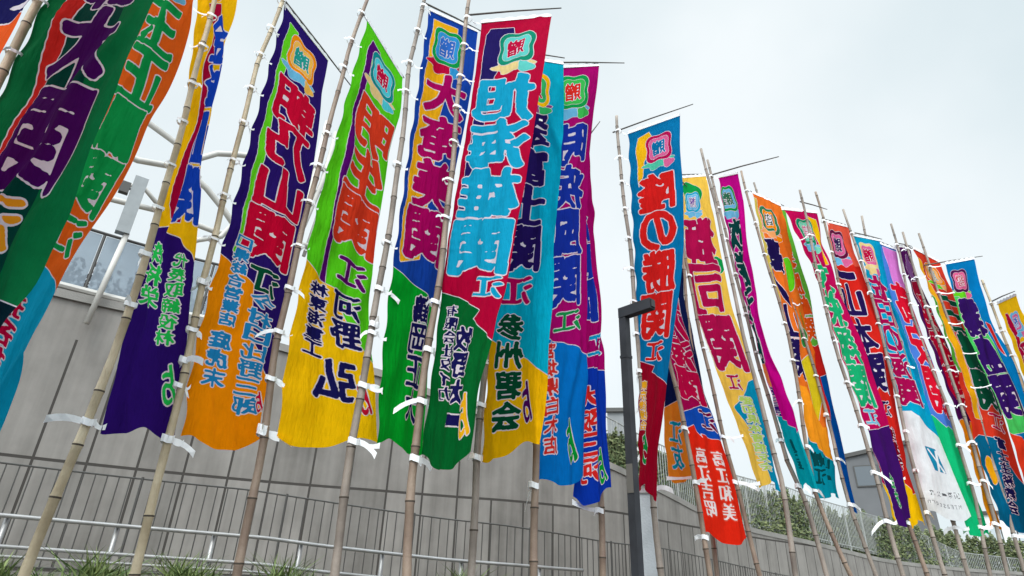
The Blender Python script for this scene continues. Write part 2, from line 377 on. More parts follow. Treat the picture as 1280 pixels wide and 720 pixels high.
M_DARKGLASS = mat('dark_glass', (0.10, 0.115, 0.13), 0.12)
building('grey_building', 'dark grey slab building with slanting roof edge behind the right banners', 28.9, 34.4, 52, 0, 10.6, 11.5,
         mat('grey_cladding', (0.115, 0.118, 0.125), 0.6, var=0.2, scale=0.4), 10, 3, M_DARKGLASS)
building('stair_tower', 'small grey tower top showing beyond the wall fence beside the lamp post', 9.55, 11.3, 44, 0, 12.95, 12.95,
         mat('tower_concrete', (0.22, 0.23, 0.24), 0.8, var=0.2, scale=0.5), 5, 4, M_DARKGLASS)
building('low_pale_building', 'low white building at far right behind the row of poles', 36.2, 50, 70, 0, 8.2, 8.2,
         mat('white_render', (0.72, 0.74, 0.75), 0.7, var=0.08, scale=0.3), 12, 2, mat('pale_glass', (0.45, 0.5, 0.53), 0.15))

# ------------------------------------------------------------------ lamp post
lp = empty('lamp_post', polar(11.6, 5.0, 0), 'angular charcoal lamp post with short bent arm in front of teal and red banner', 'lamp post')
pdir = polar(11.6, 1, 0); tdir = Vector((pdir.y, -pdir.x, 0))
e1 = (tdir * 0.80 - pdir * 0.6).normalized(); e2 = Vector((-e1.y, e1.x, 0))     # arm direction and its normal
base = polar(11.6, 5.0, 0)
q = MB(); hw = 0.034; q.box(base + Vector((0, 0, 1.86)), e1 * hw, e2 * hw, Vector((0, 0, 1.86))); q.build('post', M_LAMP, lp)
q = MB(); q.box(base + Vector((0, 0, 0.02)), e1 * 0.13, e2 * 0.13, Vector((0, 0, 0.02))); q.build('base_plate', M_LAMP, lp)
q = MB(); up_a = (e1 * 0.97 + Vector((0, 0, 0.0))).normalized()
q.box(base + e1 * 0.135 + Vector((0, 0, 3.772)), e1 * 0.170, e2 * (hw + 0.003), Vector((0, 0, 0.047))); arm = q.build('arm', M_LAMP, lp)
q = MB(); q.box(base + e1 * 0.308 + Vector((0, 0, 3.772)), e1 * 0.008, e2 * 0.026, Vector((0, 0, 0.032))); q.build('lens', M_LENS, arm)
q = MB(); q.box(base + Vector((0, 0, 3.36)), e1 * (hw + .004), e2 * (hw + .004), Vector((0, 0, 0.012))); q.build('collar', M_LAMP, lp)
q = MB(); q.box(base - e1 * hw + Vector((0, 0, 2.35)), e1 * 0.004, e2 * 0.03, Vector((0, 0, 0.11))); q.box(base - e2 * hw + Vector((0, 0, 2.35)), e2 * 0.004, e1 * 0.03, Vector((0, 0, 0.11))); q.build('access_hatch', M_STICK, lp)

# square concrete pillar standing behind the teal banner's foot
sp = empty('square_pillar', polar(12.85, 7.95, 1.17), 'pale grey square concrete pillar right of the charcoal lamp post', 'pillar')
p0 = polar(12.85, 7.95, 1.86); q = MB(); q.box(p0, tdir * 0.10, pdir * 0.10, Vector((0, 0, 0.74))); q.build('shaft', mat('pale_concrete', (0.40, 0.415, 0.43), 0.8, var=0.2, scale=3, bump=0.3), sp)
q = MB(); q.box(p0 + Vector((0, 0, 0.765)), tdir * 0.115, pdir * 0.115, Vector((0, 0, 0.022))); q.build('cap', M_KERB, sp)

# ------------------------------------------------------------------ hedge along the wall top, weeds on the bank
rng = np.random.default_rng(7)
def leaf_mat(name, c1, c2):
    m = bpy.data.materials.new(name); m.use_nodes = True; n = m.node_tree; p = n.nodes['Principled BSDF']
    gi = n.nodes.new('ShaderNodeNewGeometry'); r = n.nodes.new('ShaderNodeValToRGB')
    r.color_ramp.elements[0].color = (*c1, 1); r.color_ramp.elements[1].color = (*c2, 1)
    n.links.new(gi.outputs['Random Per Island'], r.inputs['Fac']); n.links.new(r.outputs['Color'], p.inputs['Base Color'])
    p.inputs['Roughness'].default_value = 0.6; p.inputs['Specular IOR Level'].default_value = 0.25
    return m
M_HEDGE = leaf_mat('hedge_leaves', (0.03, 0.055, 0.02), (0.17, 0.19, 0.085))
M_WEED = leaf_mat('weed_leaves', (0.05, 0.095, 0.025), (0.19, 0.24, 0.08))
HK = smooth_path([(6, 17.2, 4.75, 0.6), (10.5, 18.9, 4.42, 1.0), (14.6, 21.7, 4.13, 1.15), (18, 24.5, 3.71, 1.5), (21, 27.0, 3.55, 1.35), (25, 31, 3.45, 1.6), (28, 35.6, 3.28, 1.5),
                  (31, 39, 3.05, 1.7), (36, 48, 2.95, 1.6), (44, 56, 2.9, 1.5)], 300)
hb = MB(); V = []; F = []
for i in range(90000):
    f = rng.random() * 299; k = int(f); a, d, z, h = HK[k] * (1 - (f - k)) + HK[min(k + 1, 299)] * (f - k)
    hh = (h * 1.2 + 0.35) * (0.90 + 0.10 * math.sin(a * 4.1) * math.sin(a * 1.7 + 1) + 0.07 * math.sin(a * 13.0))
    y = rng.random() ** 0.9; dd = (rng.random() - 0.35) * 1.7 * (1.05 - 0.5 * y)
    c = polar(a, d + dd, z - 0.1 + y * max(hh, 0.25))
    s = 0.05 + 0.07 * rng.random()
    t = Vector(rng.normal(size=3)).normalized(); b_ = t.orthogonal().normalized() * s * 0.55; t = t * s
    n0 = len(V); V += [c - t, c + b_, c + t, c - b_]; F.append((n0, n0 + 1, n0 + 2, n0 + 3))
hb.add(V, F); tag(hb.build('hedge_foliage', M_HEDGE), 'scrubby green hedge growing along the wall top behind the fence', 'hedge', kind='stuff')

pb = MB(); V = []; F = []
for i in range(5000):
    a = -60 + 36 * rng.random(); hh = 0.35 + 0.3 * abs(math.sin(a * 2.3) * math.sin(a * 5.9 + 1))
    c = polar(a, 15.0 + 0.6 * rng.random(), 6.55 + hh * rng.random() * 2.0); s = 0.04 + 0.06 * rng.random()
    t = Vector(rng.normal(size=3)).normalized(); b_ = t.orthogonal().normalized() * s * 0.5; t = t * s
    n0 = len(V); V += [c - t, c + b_, c + t, c - b_]; F.append((n0, n0 + 1, n0 + 2, n0 + 3))
pb.add(V, F); tag(pb.build('planter_shrubs', leaf_mat('planter_leaves', (0.03, 0.02, 0.02), (0.10, 0.07, 0.06))), 'dark low shrubs planted behind the glass balustrade', 'shrubs', kind='stuff')

wd = MB(); V = []; F = []
clumps = [(-37, 8.3, .45), (-34.5, 8.5, .33), (-31.3, 8.3, .5), (-30, 8.6, .42), (-25.6, 8.4, .5), (-24.6, 8.2, .42), (-18.2, 8.6, .52), (-16.5, 8.8, .4), (-10, 9.0, .35), (-3, 9.3, .5), (3, 9.5, .4), (5.5, 9.6, .42)]
for ca, cd, ch in clumps:
    for i in range(300):
        a = ca + rng.normal() * 0.62; d = cd + rng.normal() * 0.18; h = 1.35 * ch * (0.3 + 0.7 * rng.random() ** 1.5)
        p = polar(a, d, 1.15); lean = Vector((rng.normal() * .12, rng.normal() * .12, 0)); w_ = Vector((rng.normal(), rng.normal(), 0)).normalized() * (0.006 + 0.007 * rng.random())
        n0 = len(V); mid = p + lean * 0.5 * h + Vector((0, 0, h * .6)); tip = p + lean * 3.4 * h + Vector((0, 0, h))
        V += [p - w_, p + w_, mid + w_ * 1.2, mid - w_ * 1.2, tip]; F += [(n0, n0 + 1, n0 + 2, n0 + 3), (n0 + 3, n0 + 2, n0 + 4)]
wd.add(V, F); tag(wd.build('grass', M_WEED), 'tufts of green weeds sprouting on the bank by the rail', 'grass', kind='stuff')

# ------------------------------------------------------------------ banners: dyed patterns cut into the cloth mesh
# Each pattern layer is a small scalar field; its contour lines are cut into the cloth, so every colour is its own set of faces.
CW, CH = 0.90, 5.20                     # cloth size in metres

def dyed(c): return tuple(x ** 1.10 for x in lin(c))        # deep, saturated dye

_gl = {}
def glyph_mask(ch, G, pad):
    """solid brush-like mask of one character, squared up to its box"""
    if (ch, G, pad) in _gl: return _gl[(ch, G, pad)]
    cu = bpy.data.curves.new('glyph', 'FONT'); cu.body = ch; cu.size = 1; cu.resolution_u = 3
    ob = bpy.data.objects.new('glyph', cu); COL.objects.link(ob)
    me = ob.evaluated_get(bpy.context.evaluated_depsgraph_get()).to_mesh(); me.calc_loop_triangles()
    V = np.array([v.co[:2] for v in me.vertices], float).reshape(-1, 2); T = np.array([t.vertices[:] for t in me.loop_triangles], int).reshape(-1, 3)
    bpy.data.objects.remove(ob); bpy.data.curves.remove(cu)
    M = np.zeros((G, G), np.float32)
    if len(V):
        lo, hi = V.min(0), V.max(0); sz = np.maximum(hi - lo, 0.25 * max(hi - lo)); ce = (lo + hi) / 2
        Q = ((V - ce) / sz + 0.5) * (G - 2 * pad) + pad
        ph = (ord(ch) % 17) * 0.7; k = 2 * math.pi / G
        Q = Q + G * 0.013 * np.stack([np.sin(Q[:, 1] * k * 2.1 + ph), np.sin(Q[:, 0] * k * 2.4 + 1.3 * ph)], 1)
        for t in T:
            a, b, c = Q[t]
            x0 = max(0, int(min(a[0], b[0], c[0])) - 1); x1 = min(G, int(max(a[0], b[0], c[0])) + 2)
            y0 = max(0, int(min(a[1], b[1], c[1])) - 1); y1 = min(G, int(max(a[1], b[1], c[1])) + 2)
            X, Y = np.meshgrid(np.arange(x0, x1), np.arange(y0, y1))
            d = lambda p, q: (q[0] - p[0]) * (Y - p[1]) - (q[1] - p[1]) * (X - p[0])
            e1, e2, e3 = d(a, b), d(b, c), d(c, a)
            M[y0:y1, x0:x1] = np.maximum(M[y0:y1, x0:x1], ((e1 >= 0) & (e2 >= 0) & (e3 >= 0)) | ((e1 <= 0) & (e2 <= 0) & (e3 <= 0)))
    _gl[(ch, G, pad)] = M
    return M

def dilate(M, rx, ry=None):
    ry = rx if ry is None else ry; O = M.copy(); ix, iy = int(math.ceil(rx)), int(math.ceil(ry))
    P = np.pad(M, ((iy, iy), (ix, ix)))
    for dy in range(-iy, iy + 1):
        for dx in range(-ix, ix + 1):
            if (dx / max(rx, .01)) ** 2 + (dy / max(ry, .01)) ** 2 <= 1.05:
                O = np.maximum(O, P[iy + dy:iy + dy + M.shape[0], ix + dx:ix + dx + M.shape[1]])
    return O

def fill_specks(M, n):
    """close holes of fewer than n cells"""
    B = M > 0.5; H, W = B.shape; seen = B.copy(); O = M.copy()
    for i, j in zip(*np.nonzero(~B)):
        if seen[i, j]: continue
        st = [(i, j)]; seen[i, j] = True; k = 0
        while k < len(st):
            a, b = st[k]; k += 1
            for c, d in ((a + 1, b), (a - 1, b), (a, b + 1), (a, b - 1)):
                if 0 <= c < H and 0 <= d < W and not seen[c, d]: seen[c, d] = True; st.append((c, d))
        if len(st) < n:
            for a, b in st: O[a, b] = 1.0
    return O

def blur(M, s):
    n = int(3 * s) + 1; k = np.exp(-0.5 * (np.arange(-n, n + 1) / s) ** 2); k /= k.sum()
    P = np.pad(M, n); P = sum(k[i] * P[i:i + M.shape[0], :] for i in range(2 * n + 1))
    return sum(k[i] * P[:, i:i + M.shape[1]] for i in range(2 * n + 1))

MS = {1: [(3, 0)], 2: [(0, 1)], 3: [(3, 1)], 4: [(1, 2)], 5: [(3, 0), (1, 2)], 6: [(0, 2)], 7: [(3, 2)], 8: [(2, 3)], 9: [(0, 2)],
      10: [(0, 1), (2, 3)], 11: [(1, 2)], 12: [(1, 3)], 13: [(0, 1)], 14: [(0, 3)]}
def contour(Fd, t):
    """marching squares -> points in cell units (x, y) and segments"""
    H, W = Fd.shape; B = Fd > t
    idx = B[:-1, :-1] * 1 + B[:-1, 1:] * 2 + B[1:, 1:] * 4 + B[1:, :-1] * 8
    ii, jj = np.nonzero((idx > 0) & (idx < 15)); pts = []; ids = {}; segs = []
    def vid(i, j, e):
        if e == 0: key = (0, i, j)
        elif e == 2: key = (0, i + 1, j)
        elif e == 3: key = (1, i, j)
        else: key = (1, i, j + 1)
        if key not in ids:
            _, a, b = key
            if key[0] == 0: f0, f1 = Fd[a, b], Fd[a, b + 1]; s = (t - f0) / (f1 - f0); pts.append((b + s, a))
            else: f0, f1 = Fd[a, b], Fd[a + 1, b]; s = (t - f0) / (f1 - f0); pts.append((b, a + s))
            ids[key] = len(pts) - 1
        return ids[key]
    for i, j in zip(ii.tolist(), jj.tolist()):
        for e0, e1 in MS[int(idx[i, j])]: segs.append((vid(i, j, e0), vid(i, j, e1)))
    return pts, segs

class Layer:
    """field sampled on a grid: cell (0,0) at (x0, y0) metres, steps dx, dy; inside where field > t"""
    def __init__(s, Fd, x0, y0, dx, dy, t, col): s.F, s.x0, s.y0, s.dx, s.dy, s.t, s.col = Fd, x0, y0, dx, dy, t, col
    def lines(s):
        p, e = contour(s.F, s.t)
        return [(s.x0 + x * s.dx, s.y0 + y * s.dy) for x, y in p], e
    def inside(s, P):
        x = (P[:, 0] - s.x0) / s.dx; y = (P[:, 1] - s.y0) / s.dy; H, W = s.F.shape
        ok = (x >= 0) & (y >= 0) & (x <= W - 1.001) & (y <= H - 1.001); r = np.zeros(len(P), bool)
        xi = x[ok].astype(int); yi = y[ok].astype(int); fx = x[ok] - xi; fy = y[ok] - yi; F = s.F
        v = (F[yi, xi] * (1 - fx) + F[yi, xi + 1] * fx) * (1 - fy) + (F[yi + 1, xi] * (1 - fx) + F[yi + 1, xi + 1] * fx) * fy
        r[ok] = v > s.t
        return r

WHITE = (226, 214, 222)
def L_char(ch, u0, u1, v0, v1, col, q, bold=1.0, edge=WHITE, ew=0.010):
    """one character seen from the back of the cloth (mirrored), filling its box"""
    w, h = (u1 - u0) * CW, (v1 - v0) * CH
    G = int(np.clip(max(w, h) / (0.0050 / q), 26, 112)); pad = max(4, int(G * (0.09 + 0.03 * bold))); n = G - 2 * pad
    M = glyph_mask(ch, G, pad); dx, dy = w / n, h / n
    r = max(0.9, 0.034 * G * bold); sx = 1.0 if dx >= dy else dy / dx * 0.85
    Fd = blur(fill_specks(dilate(M, r, r * 0.8), max(6, int(G * G * 0.0016))), 0.8)
    Eg = blur(fill_specks(dilate(M, r + ew / dx + 0.4, r * 0.8 + ew / dy + 0.4), max(10, int(G * G * 0.004))), 0.9)
    # mirrored: x runs from right to left; y of the field runs upward, v downward
    x0 = u1 * CW + pad * dx; y0 = v1 * CH + pad * dy
    return [Layer(Eg, x0, y0, -dx, -dy, 0.5, edge), Layer(Fd, x0, y0, -dx, -dy, 0.5, col)]

def _inside_flip(layer): return layer

def L_poly(pts, col, q, edge=None, ew=0.008, rnd=0.0):
    P = np.array([(u * CW, v * CH) for u, v in pts]); c = 0.014 / q
    lo = P.min(0) - 3 * c - ew; hi = P.max(0) + 3 * c + ew
    nx, ny = int((hi[0] - lo[0]) / c) + 2, int((hi[1] - lo[1]) / c) + 2
    if nx * ny > 26000: c *= math.sqrt(nx * ny / 26000); nx, ny = int((hi[0] - lo[0]) / c) + 2, int((hi[1] - lo[1]) / c) + 2
    X, Y = np.meshgrid(lo[0] + np.arange(nx) * c, lo[1] + np.arange(ny) * c)
    D = np.full(X.shape, 1e9); I = np.zeros(X.shape, bool)
    for i in range(len(P)):
        a, b = P[i], P[(i + 1) % len(P)]; ab = b - a
        t = np.clip(((X - a[0]) * ab[0] + (Y - a[1]) * ab[1]) / max(1e-9, ab @ ab), 0, 1)
        D = np.minimum(D, np.hypot(X - a[0] - t * ab[0], Y - a[1] - t * ab[1]))
        if abs(ab[1]) > 1e-12:
            I ^= ((a[1] > Y) != (b[1] > Y)) & (X < (b[0] - a[0]) * (Y - a[1]) / ab[1] + a[0])
    S = np.where(I, D, -D) + 1e-6
    out_ = []
    if edge: out_.append(Layer(S, lo[0], lo[1], c, c, -ew, edge))
    out_.append(Layer(S, lo[0], lo[1], c, c, 0.0, col))
    return out_

def blob(cu, cv, ru, rv, lob=4, amp=0.16, ph=0.4, n=36):
    return [(cu + ru * (1 + amp * math.cos(lob * t + ph)) * math.cos(t), cv + rv * (1 + amp * math.cos(lob * t + ph)) * math.sin(t))
            for t in np.linspace(0, 2 * math.pi, n, endpoint=False)]

def pattern(spec, q):
    Ls = []
    for it in spec:
        k = it[0]
        if k == 'p': Ls += L_poly(it[2], it[1], q, WHITE if len(it) < 4 else it[3])
        elif k == 't':                     # main name: string, colour, u0, u1, v0, v1
            _, s, col, u0, u1, v0, v1 = it[:7]; n = len(s); st = (v1 - v0) / n
            wts = np.array([0.55 if c in '一' else 1.0 for c in s]); wts = wts / wts.sum() * (v1 - v0); acc = v0
            for i, c in enumerate(s):
                j = 0.012 * math.sin(i * 2.3 + len(s)); Ls += L_char(c, u0 + j, u1 + j, acc + 0.003, acc + wts[i] - 0.002, col, q, 1.12); acc += wts[i]
        elif k == 'c':                     # small column: string, colour, u centre, width, v0, v1 (bold, edge)
            _, s, col, uc, w, v0, v1 = it[:7]; n = len(s); st = (v1 - v0) / n; sl = it[8] if len(it) > 8 else 0.0
            for i, c in enumerate(s):
                x = uc + sl * i; Ls += L_char(c, x - w / 2, x + w / 2, v0 + i * st + st * 0.04, v0 + (i + 1) * st - st * 0.06, col, q, 1.0, it[7] if len(it) > 7 and it[7] else WHITE, 0.008)
        elif k == 'e':                     # gift emblem: centre, half width, border, inner, character colour, trim
            _, cu, cv, r, c1, c2, c3, c4 = it; rv = r * CW / CH * 1.12
            Ls += L_poly(blob(cu - .02, cv + rv * 1.05, r * 1.15, rv * .45, 6, .2, 1.0), c4, q, WHITE, .006)
            Ls += L_poly(blob(cu + r * .75, cv + rv * 1.25, r * .42, rv * .3, 3, .2, .2, 20), c2, q, WHITE, .006)
            Ls += L_poly(blob(cu, cv, r * 1.12, rv * 1.05, 4, .15, math.pi), c1, q, WHITE, .008)
            Ls += L_poly(blob(cu, cv, r * .86, rv * .80, 4, .15, math.pi), c2, q, WHITE, .005)
            Ls += L_char('贈', cu - r * .52, cu + r * .52, cv - rv * .5, cv + rv * .5, c3, q, 0.75, WHITE, .004)
    return Ls

def cloth_mesh(name, Lr, Rr, bgc, spec, q, fold, seed, flut):
    verts = []; edges = []
    def add(pts, segs):
        b = len(verts); verts.extend(pts); edges.extend((a + b, c + b) for a, c in segs)
    layers = pattern(spec, q)
    nu, nv = 36, 120
    jr = np.random.default_rng(seed)
    for j in range(1, nv):
        for i in range(1, nu): verts.append((CW * (i + 0.2 * (jr.random() - .5)) / nu, CH * (j + 0.2 * (jr.random() - .5)) / nv))
    ring = [(CW * i / nu, 0.0) for i in range(nu)] + [(CW, CH * j / nv) for j in range(nv)] + [(CW * (nu - i) / nu, CH) for i in range(nu)] + [(0.0, CH * (nv - j) / nv) for j in range(nv)]
    add(ring, [(i, (i + 1) % len(ring)) for i in range(len(ring))])
    for l in layers: 
        p, e = l.lines(); p = [(min(CW, max(0.0, x)), min(CH, max(0.0, y))) for x, y in p]
        e = [(a, b) for a, b in e if abs(p[a][0] - p[b][0]) + abs(p[a][1] - p[b][1]) > 1e-6]
        add(p, e)
    r = delaunay_2d_cdt([Vector(v) for v in verts], edges, [], 0, 1e-5, False)
    V = np.array([v[:] for v in r[0]], float); T = np.array([f[:] for f in r[2]], int)
    C = V[T].mean(1); dye = np.tile(np.array([*dyed(bgc), 1.0]), (len(T), 1))
    for l in layers: dye[l.inside(C)] = (*dyed(l.col), 1.0)
    # ---- hang it
    vs_ = np.linspace(0, 1, 201); vi = np.linspace(0, 1, len(Lr))
    def sm(A):
        A = np.array(A, float); O = np.stack([np.interp(vs_, vi, A[:, k]) for k in range(3)], 1)
        ker = np.hanning(31)[1:-1]; ker /= ker.sum()
        return np.stack([np.convolve(np.pad(O[:, k], 14, mode='reflect', reflect_type='odd'), ker, 'valid') for k in range(3)], 1)
    Ls, Rs = sm(Lr), sm(Rr)
    u = V[:, 0] / CW; v = V[:, 1] / CH
    at = lambda A: np.stack([np.interp(v, vs_, A[:, k]) for k in range(3)], 1)
    a, b = at(Ls), at(Rs); d = b - a
    nrm = np.stack([d[:, 1], -d[:, 0], np.zeros(len(d))], 1); nrm /= np.linalg.norm(nrm, axis=1)[:, None] + 1e-9
    ph = seed * 1.7; env = np.clip(u * 4, 0, 1); top = np.clip(v * 9, 0.12, 1)
    fr = 1.5 * fold; wob = 0.10 * np.sin(2 * math.pi * 1.7 * v + ph) + 0.05 * np.sin(2 * math.pi * 4.1 * v + 2.1 * ph)
    def ridge(x): return 1.0 - 2.0 * np.abs(np.sin(math.pi * x)) ** 0.8          # soft pleats: narrow crests, wide valleys
    mixv = 0.5 + 0.5 * np.sin(2 * math.pi * (0.8 * v) + 1.1 * ph)
    w = (0.50 * ridge(fr * (u + wob) + 0.25 * v + ph) * (0.45 + 0.55 * mixv) + 0.30 * np.sin(2 * math.pi * (2.3 * fr * (u + wob) - 0.4 * v) + 2 * ph) * (1.1 - mixv)
         + np.sin(2 * math.pi * (0.35 * u + 1.1 * v) + 1.3 * ph) * 0.75 * u
         + 0.22 * np.sin(2 * math.pi * (1.2 * u + 5.3 * v) + 0.7 * ph) * (1 - u)) * flut * 1.7 * env * top
    # drag creases fanning out from each tie
    tie = np.abs(((v * 11) % 1.0) - 0.5); w += 0.012 * np.cos(2 * math.pi * 5 * tie) * np.exp(-u * 7) * env
    w += 0.010 * np.sin(2 * math.pi * (11 * v + 0.3 * u) + ph) * (1 - u) ** 2
    sag = -0.05 * u * (1 - u) * np.sin(9 * v + ph) - 0.06 * np.clip((v - 0.9) / 0.1, 0, 1) ** 2 * (np.sin(2 * math.pi * 0.9 * u + ph) + 0.18 * np.sin(2 * math.pi * 2.3 * u + 2 * ph))
    # scallops between the ties on the pole side
    sc = 0.020 * np.abs(np.sin(math.pi * v * 11)) * np.clip(1 - u * 4, 0, 1)
    P = a + d * (u + sc)[:, None] + nrm * w[:, None]; P[:, 2] += sag
    me = bpy.data.meshes.new(name)
    return me, P, T, dye

BAMBOO = {'w': M_BAMBOO_PALE, 'b': M_BAMBOO, 'g': M_BAMBOO_GREY}
def make_pole(pts, root, kind, rad, seed, ztop):
    rr = random.Random(seed); P = [Vector(p) for p in pts]
    t = (P[0] - P[1]).normalized()
    if ztop > P[0].z: P.insert(0, P[0] + t * (ztop - P[0].z) / max(t.z, .3))
    d = (P[-1] - P[-2]).normalized(); k = (P[-1].z + 0.05) / -d.z; P.append(P[-1] + d * k)
    z = np.array([-p.z for p in P]); zs = []; zz = P[-1].z; nodes = []
    H = P[0].z - P[-1].z; zz = P[-1].z; step = 0.5
    while zz < P[0].z - 0.1:
        nodes.append(zz); zz += step * (0.75 + 0.6 * rr.random()) * (1 - 0.25 * (zz / 8))
    seq = []
    for i, nz in enumerate(nodes):
        nxt = nodes[i + 1] if i + 1 < len(nodes) else P[0].z
        seq += [(nz, 1.0, 0), (nz + .012, 1.14, 1), (nz + .026, 1.13, 0), (nz + .045, 1.0, 0), ((nz + nxt) / 2, 0.95, 0)]
    seq.append((P[0].z, 1.0, 0)); pts2 = []; rads = []; mis = []
    for s, f, mi in seq:
        k = (s - P[-1].z) / H; pts2.append([np.interp(-s, z, [p[c] for p in P]) for c in range(3)])
        bend = 0.016 * math.sin(s * 1.3 + seed) + 0.006 * math.sin(s * 4.3 + 2 * seed); pts2[-1][0] += bend
        rads.append(rad * f * (1.06 - 0.46 * k)); mis.append(mi)
    q = MB(); q.tube(pts2, rads, 12, mis=mis); return q.build('pole', [BAMBOO[kind], M_NODE], root, True), P

def pole_at(P, zq): 
    z = np.array([-p.z for p in P]); return Vector([np.interp(-zq, z, [p[c] for p in P]) for c in range(3)])

def make_tie(root, pole, edge, r, rr, big=1.0, side=1):
    q = MB(); w = 0.017 * big; view = Vector((edge.x - pole.x, edge.y - pole.y, 0))
    dirv = view.normalized() if view.length > 1e-4 else Vector((1, 0, 0))
    ring = r * 1.25 + 0.004; n = 10; a0 = math.atan2(dirv.y, dirv.x); V = []; F = []
    for k in range(n + 1):
        a = a0 + 2 * math.pi * k / n; o = Vector((math.cos(a) * ring, math.sin(a) * ring, 0.01 * math.sin(a * 2)))
        V += [pole + o + Vector((0, 0, -w)), pole + o + Vector((0, 0, w))]
    for k in range(n): F.append((2 * k, 2 * k + 2, 2 * k + 3, 2 * k + 1))
    # strip to the cloth, sagging a little, then a loose tail in the wind
    m = 6; st = pole + dirv * ring
    en = edge + dirv * 0.03
    b = len(V)
    for k in range(m + 1):
        s = k / m; p = st.lerp(en, s) + Vector((0, 0, -0.02 * math.sin(math.pi * s))); ww = w * (1 - 0.35 * math.sin(math.pi * s))
        V += [p + Vector((0, 0, -ww)), p + Vector((0, 0, ww))]
    for k in range(m): F.append((b + 2 * k, b + 2 * k + 2, b + 2 * k + 3, b + 2 * k + 1))
    tl = (0.04 + 0.07 * rr.random()) * big * big; td = Vector((dirv.x * side + rr.uniform(-.3, .3), dirv.y * side + rr.uniform(-.3, .3), rr.uniform(-.55, .35))).normalized()
    b = len(V); pp = pole + dirv * ring * side * 1.05
    for k in range(5):
        s = k / 4; p = pp + td * tl * s + Vector((0, 0, -0.05 * s * s * big)); tw = Vector((rr.uniform(-.3, .3) * s, rr.uniform(-.3, .3) * s, 1)).normalized() * w * (0.9 + .2 * s)
        V += [p - tw, p + tw]
    for k in range(4): F.append((b + 2 * k, b + 2 * k + 2, b + 2 * k + 3, b + 2 * k + 1))
    q.add(V, F); return q.build('tie', M_RIBBON, root)

def banner(key, label, bgc, spec, q=1.0, fold=1.2, flut=0.035, kind='b', rad=0.037, ties=11, cross=(0.12, 1.3), seed=1, ztop=None, vis=(0, 1), far_tie=None, detail=True, tside=1):
    Lr, Rr, Pp = SPAN[key]; rr = random.Random(seed * 31 + 7)
    Pv = [Vector(p) for p in Pp]; d = (Pv[-1] - Pv[-2]).normalized(); base = Pv[-1] + d * (Pv[-1].z / -d.z)
    root = empty('nobori_banner', (base.x, base.y, 0.0), label, 'banner', 'sumo banners on bamboo poles along the wall')
    po, P = make_pole(Pp, root, kind, rad, seed, ztop if ztop else Lr[0][2] + 0.3)
    me, V, T, dye = cloth_mesh('cloth', Lr, Rr, bgc, spec, q, fold, seed, flut)
    off = np.array(parent_world(root)); V = V - off
    me.from_pydata(V.tolist(), [], T.tolist()); at = me.attributes.new('dye', 'FLOAT_COLOR', 'FACE')
    at.data.foreach_set('color', dye.astype(np.float32).ravel()); me.polygons.foreach_set('use_smooth', [True] * len(me.polygons))
    me.materials.append(M_CLOTH); me.update()
    o = bpy.data.objects.new('cloth', me); COL.objects.link(o); o.parent = root
    # crossbar through the head hem
    TL, TR = Vector(Lr[0]), Vector(Rr[0]); dv = TR - TL; pt = pole_at(P, TL.z + 0.05)
    a = pt + Vector((0, 0, 0.0)) - dv * cross[0]; b_ = pt + dv * cross[1] + (TL - pt) * 0.6; b_.z = pt.z + dv.z * cross[1] * 0.9
    qd = MB(); qd.tube([a, (a + b_) / 2 + Vector((0, 0, 0.01)), b_], [0.013, 0.011, 0.007], 6); qd.build('crossbar', M_STICK, root, True)
    # white head tape with loops
    tp = MB(); n = 12; V2 = []; F2 = []
    nn = Vector((dv.y, -dv.x, 0)).normalized() * 0.006
    for k in range(n + 1):
        p = TL.lerp(TR, k / n); zt = 0.028 + (0.02 if k % 2 else 0.0)
        V2 += [p + nn + Vector((0, 0, -0.012)), p + nn + Vector((0, 0, zt)), p - nn + Vector((0, 0, zt)), p - nn + Vector((0, 0, -0.012))]
    for k in range(n):
        for c in range(4): F2.append((4 * k + c, 4 * k + 4 + c, 4 * k + 4 + (c + 1) % 4, 4 * k + (c + 1) % 4))
    tp.add(V2, F2); tp.build('head_tape', M_RIBBON, root)
    zt, zb = Lr[0][2], Lr[-1][2]; vi = np.linspace(0, 1, len(Lr))
    for k in range(ties + 1):
        v = k / ties
        if v < vis[0] or v > vis[1] or (0 < k < ties and rr.random() < 0.12): continue
        e = Vector([np.interp(v, vi, [p[c] for p in Lr]) for c in range(3)]); p = pole_at(P, e.z + rr.uniform(-.03, .03))
        if (p - e).length > (0.30 if k < ties else 0.8): continue
        make_tie(root, p, e, rad, rr, 1.55 if k == ties else (1.25 if v > .72 else 0.8) * (0.85 + 0.3 * rr.random()), tside if rr.random() < .7 else -tside)
    for (pk, v) in (far_tie or []):
        e = Vector([np.interp(v, vi, [p[c] for p in Rr]) for c in range(3)]); p2 = [Vector(p) for p in SPAN[pk][2]]
        p = pole_at(p2, e.z)
        if (p - e).length < 0.9: make_tie(root, p, e, rad, rr, 1.6, -1)
    return root

